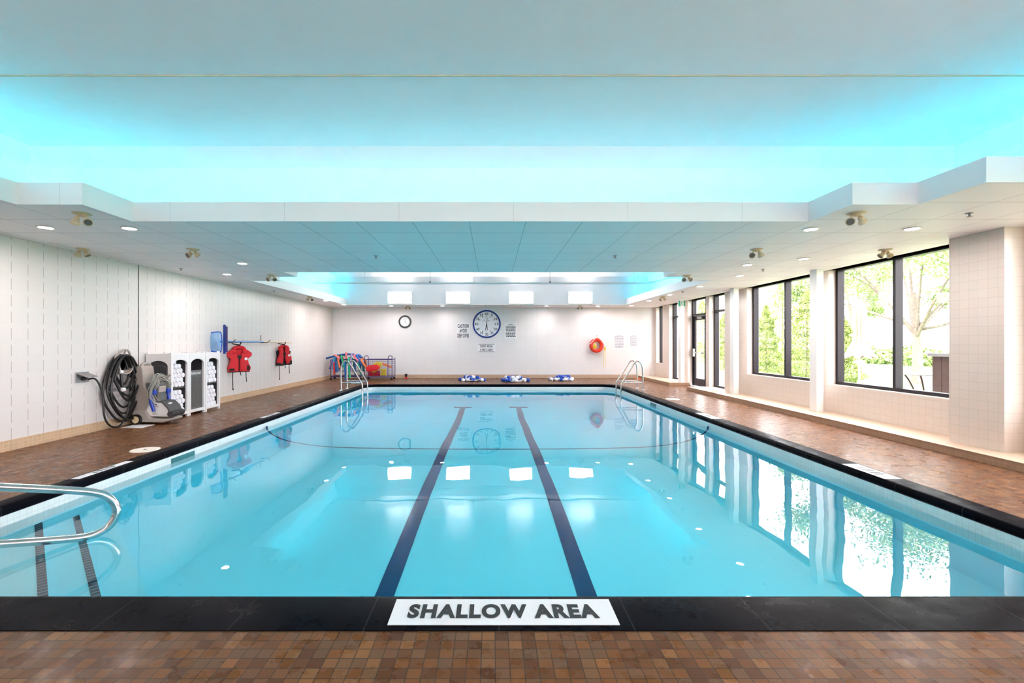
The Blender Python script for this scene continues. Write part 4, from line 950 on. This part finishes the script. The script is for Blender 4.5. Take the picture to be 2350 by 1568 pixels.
def foam(name, poly, Y, mt, lab, cat, th=.03, ang=0):
    pts = [at(440+x/4.519, 720+y/4.519, Y) for x, y in poly]; cx_ = sum(p.x for p in pts)/len(pts); cz = sum(p.z for p in pts)/len(pts)
    o = MB().puff([(p.x-cx_, p.z-cz) for p in pts], th, frame((0, 0, 0), (1, 0, 0), (0, 0, 1))).build(name, M[mt], smooth=True); o.location = (cx_, Y, cz); tag(o, lab, cat); return o
foam('kickboard', [(1812, 600), (1805, 560), (1840, 535), (1920, 528), (1950, 545), (1948, 570), (1915, 590), (1850, 602)], 16.14, 'red_foam', 'red foam kickboard leaning out of the basket', 'kickboard')
foam('foam_mat', [(1860, 600), (1850, 540), (1885, 525), (1910, 502), (1950, 500), (1975, 520), (1965, 555), (1930, 590), (1890, 614)], 16.32, 'yellow_foam', 'round yellow foam float inside the basket', 'float')
foam('foam_dumbbell', [(1955, 570), (1985, 575), (2024, 570), (2012, 600), (2024, 645), (1985, 640), (1955, 648), (1966, 610)], 16.30, 'yellow_foam', 'yellow waisted foam dumbbell in the basket', 'foam dumbbell')
foam('foam_belt', [(1970, 505), (2000, 515), (2075, 545), (2078, 560), (2050, 560), (1985, 535)], 16.38, 'orange_foam', 'orange foam strip resting along the basket top', 'foam belt')
foam('kickboard', [(1830, 648), (1830, 600), (1950, 592), (1955, 648)], 16.44, 'red_fabric', 'dark red foam board at the bottom of the basket', 'kickboard')

# ------------------------------------------------------------------ outside
M['grass'] = mat('grass', (.22, .34, .07), .9); b = NB(M['grass']); P, q = b.pos(); b.L.new(b.ramp(b.noise(P, 3, 5), (.3, (.12, .20, .05)), (.7, (.19, .28, .08))), b.N['Principled BSDF'].inputs['Base Color'])
M['paving'] = nz(mat('pale_paving', (.30, .285, .26), .8), 3, .08)
struct(MB().box((XR+.28, -12, -.12), (9.6, 40, -.02)).build('patio', M['paving']))
struct(MB().box((9.6, -40, -.14), (90, 120, -.03)).build('lawn', M['grass']))
M['leaf'] = mat('cedar_leaf', (.30, .42, .06), .7); b = NB(M['leaf']); P, q = b.pos(); bs = b.N['Principled BSDF']
b.L.new(b.ramp(b.noise(P, 6, 3), (.3, (.17, .25, .05)), (.7, (.36, .42, .14))), bs.inputs['Base Color'])
M['leaf2'] = mat('tree_leaf', (.22, .36, .08), .6); b = NB(M['leaf2']); P, q = b.pos(); bs = b.N['Principled BSDF']
b.L.new(b.ramp(b.noise(P, 3, 3), (.3, (.17, .25, .08)), (.7, (.34, .42, .17))), bs.inputs['Base Color'])
M['bark'] = nz(mat('bark', (.20, .165, .14), .9), 12, .25)
def leafcloud(pts, size, rnd):
    q_ = MB()
    for p in pts:
        a = Vector((rnd.gauss(0, 1), rnd.gauss(0, 1), rnd.gauss(0, 1))).normalized(); c = a.orthogonal().normalized(); d = a.cross(c); s_ = size*rnd.uniform(.6, 1.3)
        n = len(q_.v); q_.v += [tuple(p - c*s_), tuple(p + d*s_*.55), tuple(p + c*s_), tuple(p - d*s_*.55)]; q_.f.append((n, n+1, n+2, n+3))
    return q_
def cedar(x, y, h_, r, lab, seed, nleaf=15000):
    rnd = random.Random(seed); t = thing('cedar_tree', lab, 'tree', (x, y, -.03), 'clipped cedars beyond the windows'); pts = []
    for _ in range(nleaf):
        u_ = rnd.random(); z = h_*(.02 + .98*u_); rr = r*(1-u_)**.62*(1 + .18*math.sin(9*z + seed) + .12*math.sin(23*z)) ; a = rnd.random()*2*PI; k = math.sqrt(rnd.uniform(.55, 1.0))
        rr *= 1 + .12*math.sin(5*a + 3*z)
        pts.append(Vector((rr*k*math.cos(a), rr*k*math.sin(a), z)))
    leafcloud(pts, .032, rnd).build('foliage', M['leaf'], t)
    MB().tube([(0, 0, 0), (0, 0, h_*.85)], [.06, .02], 6).build('trunk', M['bark'], t)
def px3(px, X): Y = X*F/(px-VX); return Y
for i, (px, X, top, r, lab) in enumerate([(1758, 11.0, 700, .60, 'shorter cedar at the left of the middle window'), (1796, 12.6, 640, .95, 'tall cedar behind the middle window mullion'), (1852, 11.0, 668, .75, 'cedar in the right pane of the middle window'),
        (1925, 10.6, 716, .62, 'cedar left of the folded patio umbrella'), (1661, 11.4, 720, .60, 'cedar seen through the sidelight by the post'), (1612, 13.4, 690, .95, 'cedar seen through the glass door')]):
    Y = px3(px, X); cedar(X, Y, H + (HY-top)*Y/F + .03, r, lab, 20+i)
def big_tree(x, y, h_, lab, seed, blobs, leaves=14000):
    rnd = random.Random(seed); t = thing('leafy_tree', lab, 'tree', (x, y, -.03)); 
    q_ = MB(); q_.tube([(0, 0, 0), (.05, .05, h_*.3), (-.05, .1, h_*.6)], [.16, .08], 8, smooth=1)
    pts = []
    for (dx, dy, z, r) in blobs:
        q_.tube([(0, .05, h_*.25 + rnd.random()*.6), (dx*.5, dy*.5, z*.8), (dx, dy, z)], [.06, .012], 6, smooth=1)
        for _ in range(leaves//len(blobs)):
            v = Vector((rnd.gauss(0, 1), rnd.gauss(0, 1), rnd.gauss(0, .55))); v = v*(r*.55); pts.append(Vector((dx, dy, z)) + v)
    q_.build('trunk', M['bark'], t, smooth=True); leafcloud(pts, .055, rnd).build('foliage', M['leaf2'], t)
Y = px3(2105, 14.0)
big_tree(14.0, Y, 5.0, 'large leafy tree spreading over the nearest window', 5, [(-1.6, 1.2, 3.9, .9), (-.6, -.9, 4.2, 1.0), (.8, -1.4, 3.6, .9), (-2.3, 2.6, 3.3, .6), (.5, 1.5, 4.6, 1.0), (-.8, -2.4, 3.7, .9), (1.4, .2, 2.9, .6), (-.2, .4, 5.2, 1.2), (.3, -2.0, 2.4, .5), (-2.6, 1.4, 4.8, .8)], 20000)
Y = px3(1955, 21.0)
big_tree(21.0, Y, 6.0, 'second leafy tree behind the patio umbrella', 9, [(-1.0, .5, 4.0, .8), (.3, .9, 4.9, 1.0), (.9, -.8, 3.9, .8), (-.6, -1.6, 4.4, .9), (1.6, .5, 3.2, .6), (0, -2.4, 5.0, .8), (-.8, 1.6, 5.4, .8)], 16000)
for i, (px, X, r) in enumerate([(1990, 29, 1.5), (2045, 25, 1.3), (2090, 32, 1.5), (2140, 25, 1.2), (1958, 38, 2.2), (1700, 24, 1.9), (1650, 20, 1.3), (1605, 31, 1.9)]):
    Y = px3(px, X); rnd = random.Random(40+i); pts = []
    for _ in range(1500):
        v = Vector((rnd.gauss(0, 1), rnd.gauss(0, 1), abs(rnd.gauss(0, .5)))).normalized()*rnd.uniform(.8, 1); pts.append(Vector((v.x*r, v.y*r, abs(v.z)*r*.75)))
    t = thing('distant_bush', 'rounded distant bush beyond the lawn, %s from the right' % ['sixth', 'fourth', 'third', 'first', 'seventh', 'eighth', 'ninth', 'tenth'][i], 'bush', (X, Y, -.03), 'bushes beyond the lawn'); leafcloud(pts, .16, rnd).build('foliage', M['leaf2'], t)
# folded umbrella
p = at(1972, 786, 1); X = 10.0; Y = px3(1972, X); t = thing('patio_umbrella', 'folded cream patio umbrella outside the nearest window', 'umbrella', (X, Y, -.02)); M['canvas'] = nz(mat('cream_canvas', (.30, .23, .17), .9), 5, .08)
MB().tube([(0, 0, 0), (0, 0, 2.5)], .022, 8).build('pole', M['white_plastic'], t, smooth=True); MB().lathe([(.001, .0), (.26, 0), (.26, .05), (.05, .07), (.04, .3), (.025, .3)], 20).build('base', M['grey_metal'], t)
vs = []; n = 32; zs = [(2.46, .02), (2.40, .10), (2.0, .14), (1.6, .11), (1.35, .13), (1.1, .24), (.93, .34)]; q_ = MB(); vv = []
for (z, r) in zs:
    for k in range(n): a = 2*PI*k/n; rr = r*(1 + .28*math.cos(8*a)); vv.append((rr*math.cos(a), rr*math.sin(a), z - (.05*math.cos(8*a) if z < 1.2 else 0)))
q_.add(vv, [(i*n+k, i*n+(k+1) % n, (i+1)*n+(k+1) % n, (i+1)*n+k) for i in range(len(zs)-1) for k in range(n)]); q_.build('canopy', M['canvas'], t, smooth=True)
# brown bin and table
t = thing('patio_cabinet', 'dark brown slatted cabinet with a grey lid outside the nearest window', 'outdoor cabinet', (7.55, 7.0, -.02)); M['brown'] = nz(mat('dark_brown_wood', (.055, .028, .022), .6), 20, .2)
q_ = MB()
for k in range(7): q_.box((k*.15, .0, .03), (k*.15+.142, .03, 1.09)); q_.box((k*.15, .97, .03), (k*.15+.142, 1.0, 1.09))
for k in range(7): q_.box((0, .03+k*.135, .03), (.03, .03+k*.135+.128, 1.09)); q_.box((1.02, .03+k*.135, .03), (1.05, .03+k*.135+.128, 1.09))
q_.build('slat_body', M['brown'], t); MB().box((-.05, -.05, 1.09), (1.10, 1.05, 1.15)).build('lid', M['grey_metal'], t, bevel=.01)
t = thing('patio_table', 'metal patio table with a curved leg beside the brown cabinet', 'table', (8.2, 8.75, -.02))
MB().lathe([(.001, .72), (.45, .72), (.46, .735), (.45, .75), (.001, .75)], 28).build('table_top', M['grey_metal'], t)
for k in range(4):
    a = k*PI/2 + .5; MB().tube([(.38*math.cos(a), .38*math.sin(a), .72), (.30*math.cos(a), .30*math.sin(a), .60), (.18*math.cos(a), .18*math.sin(a), .3), (.36*math.cos(a), .36*math.sin(a), 0)], .014, 8, smooth=2).build('leg', M['brown'], t, smooth=True)
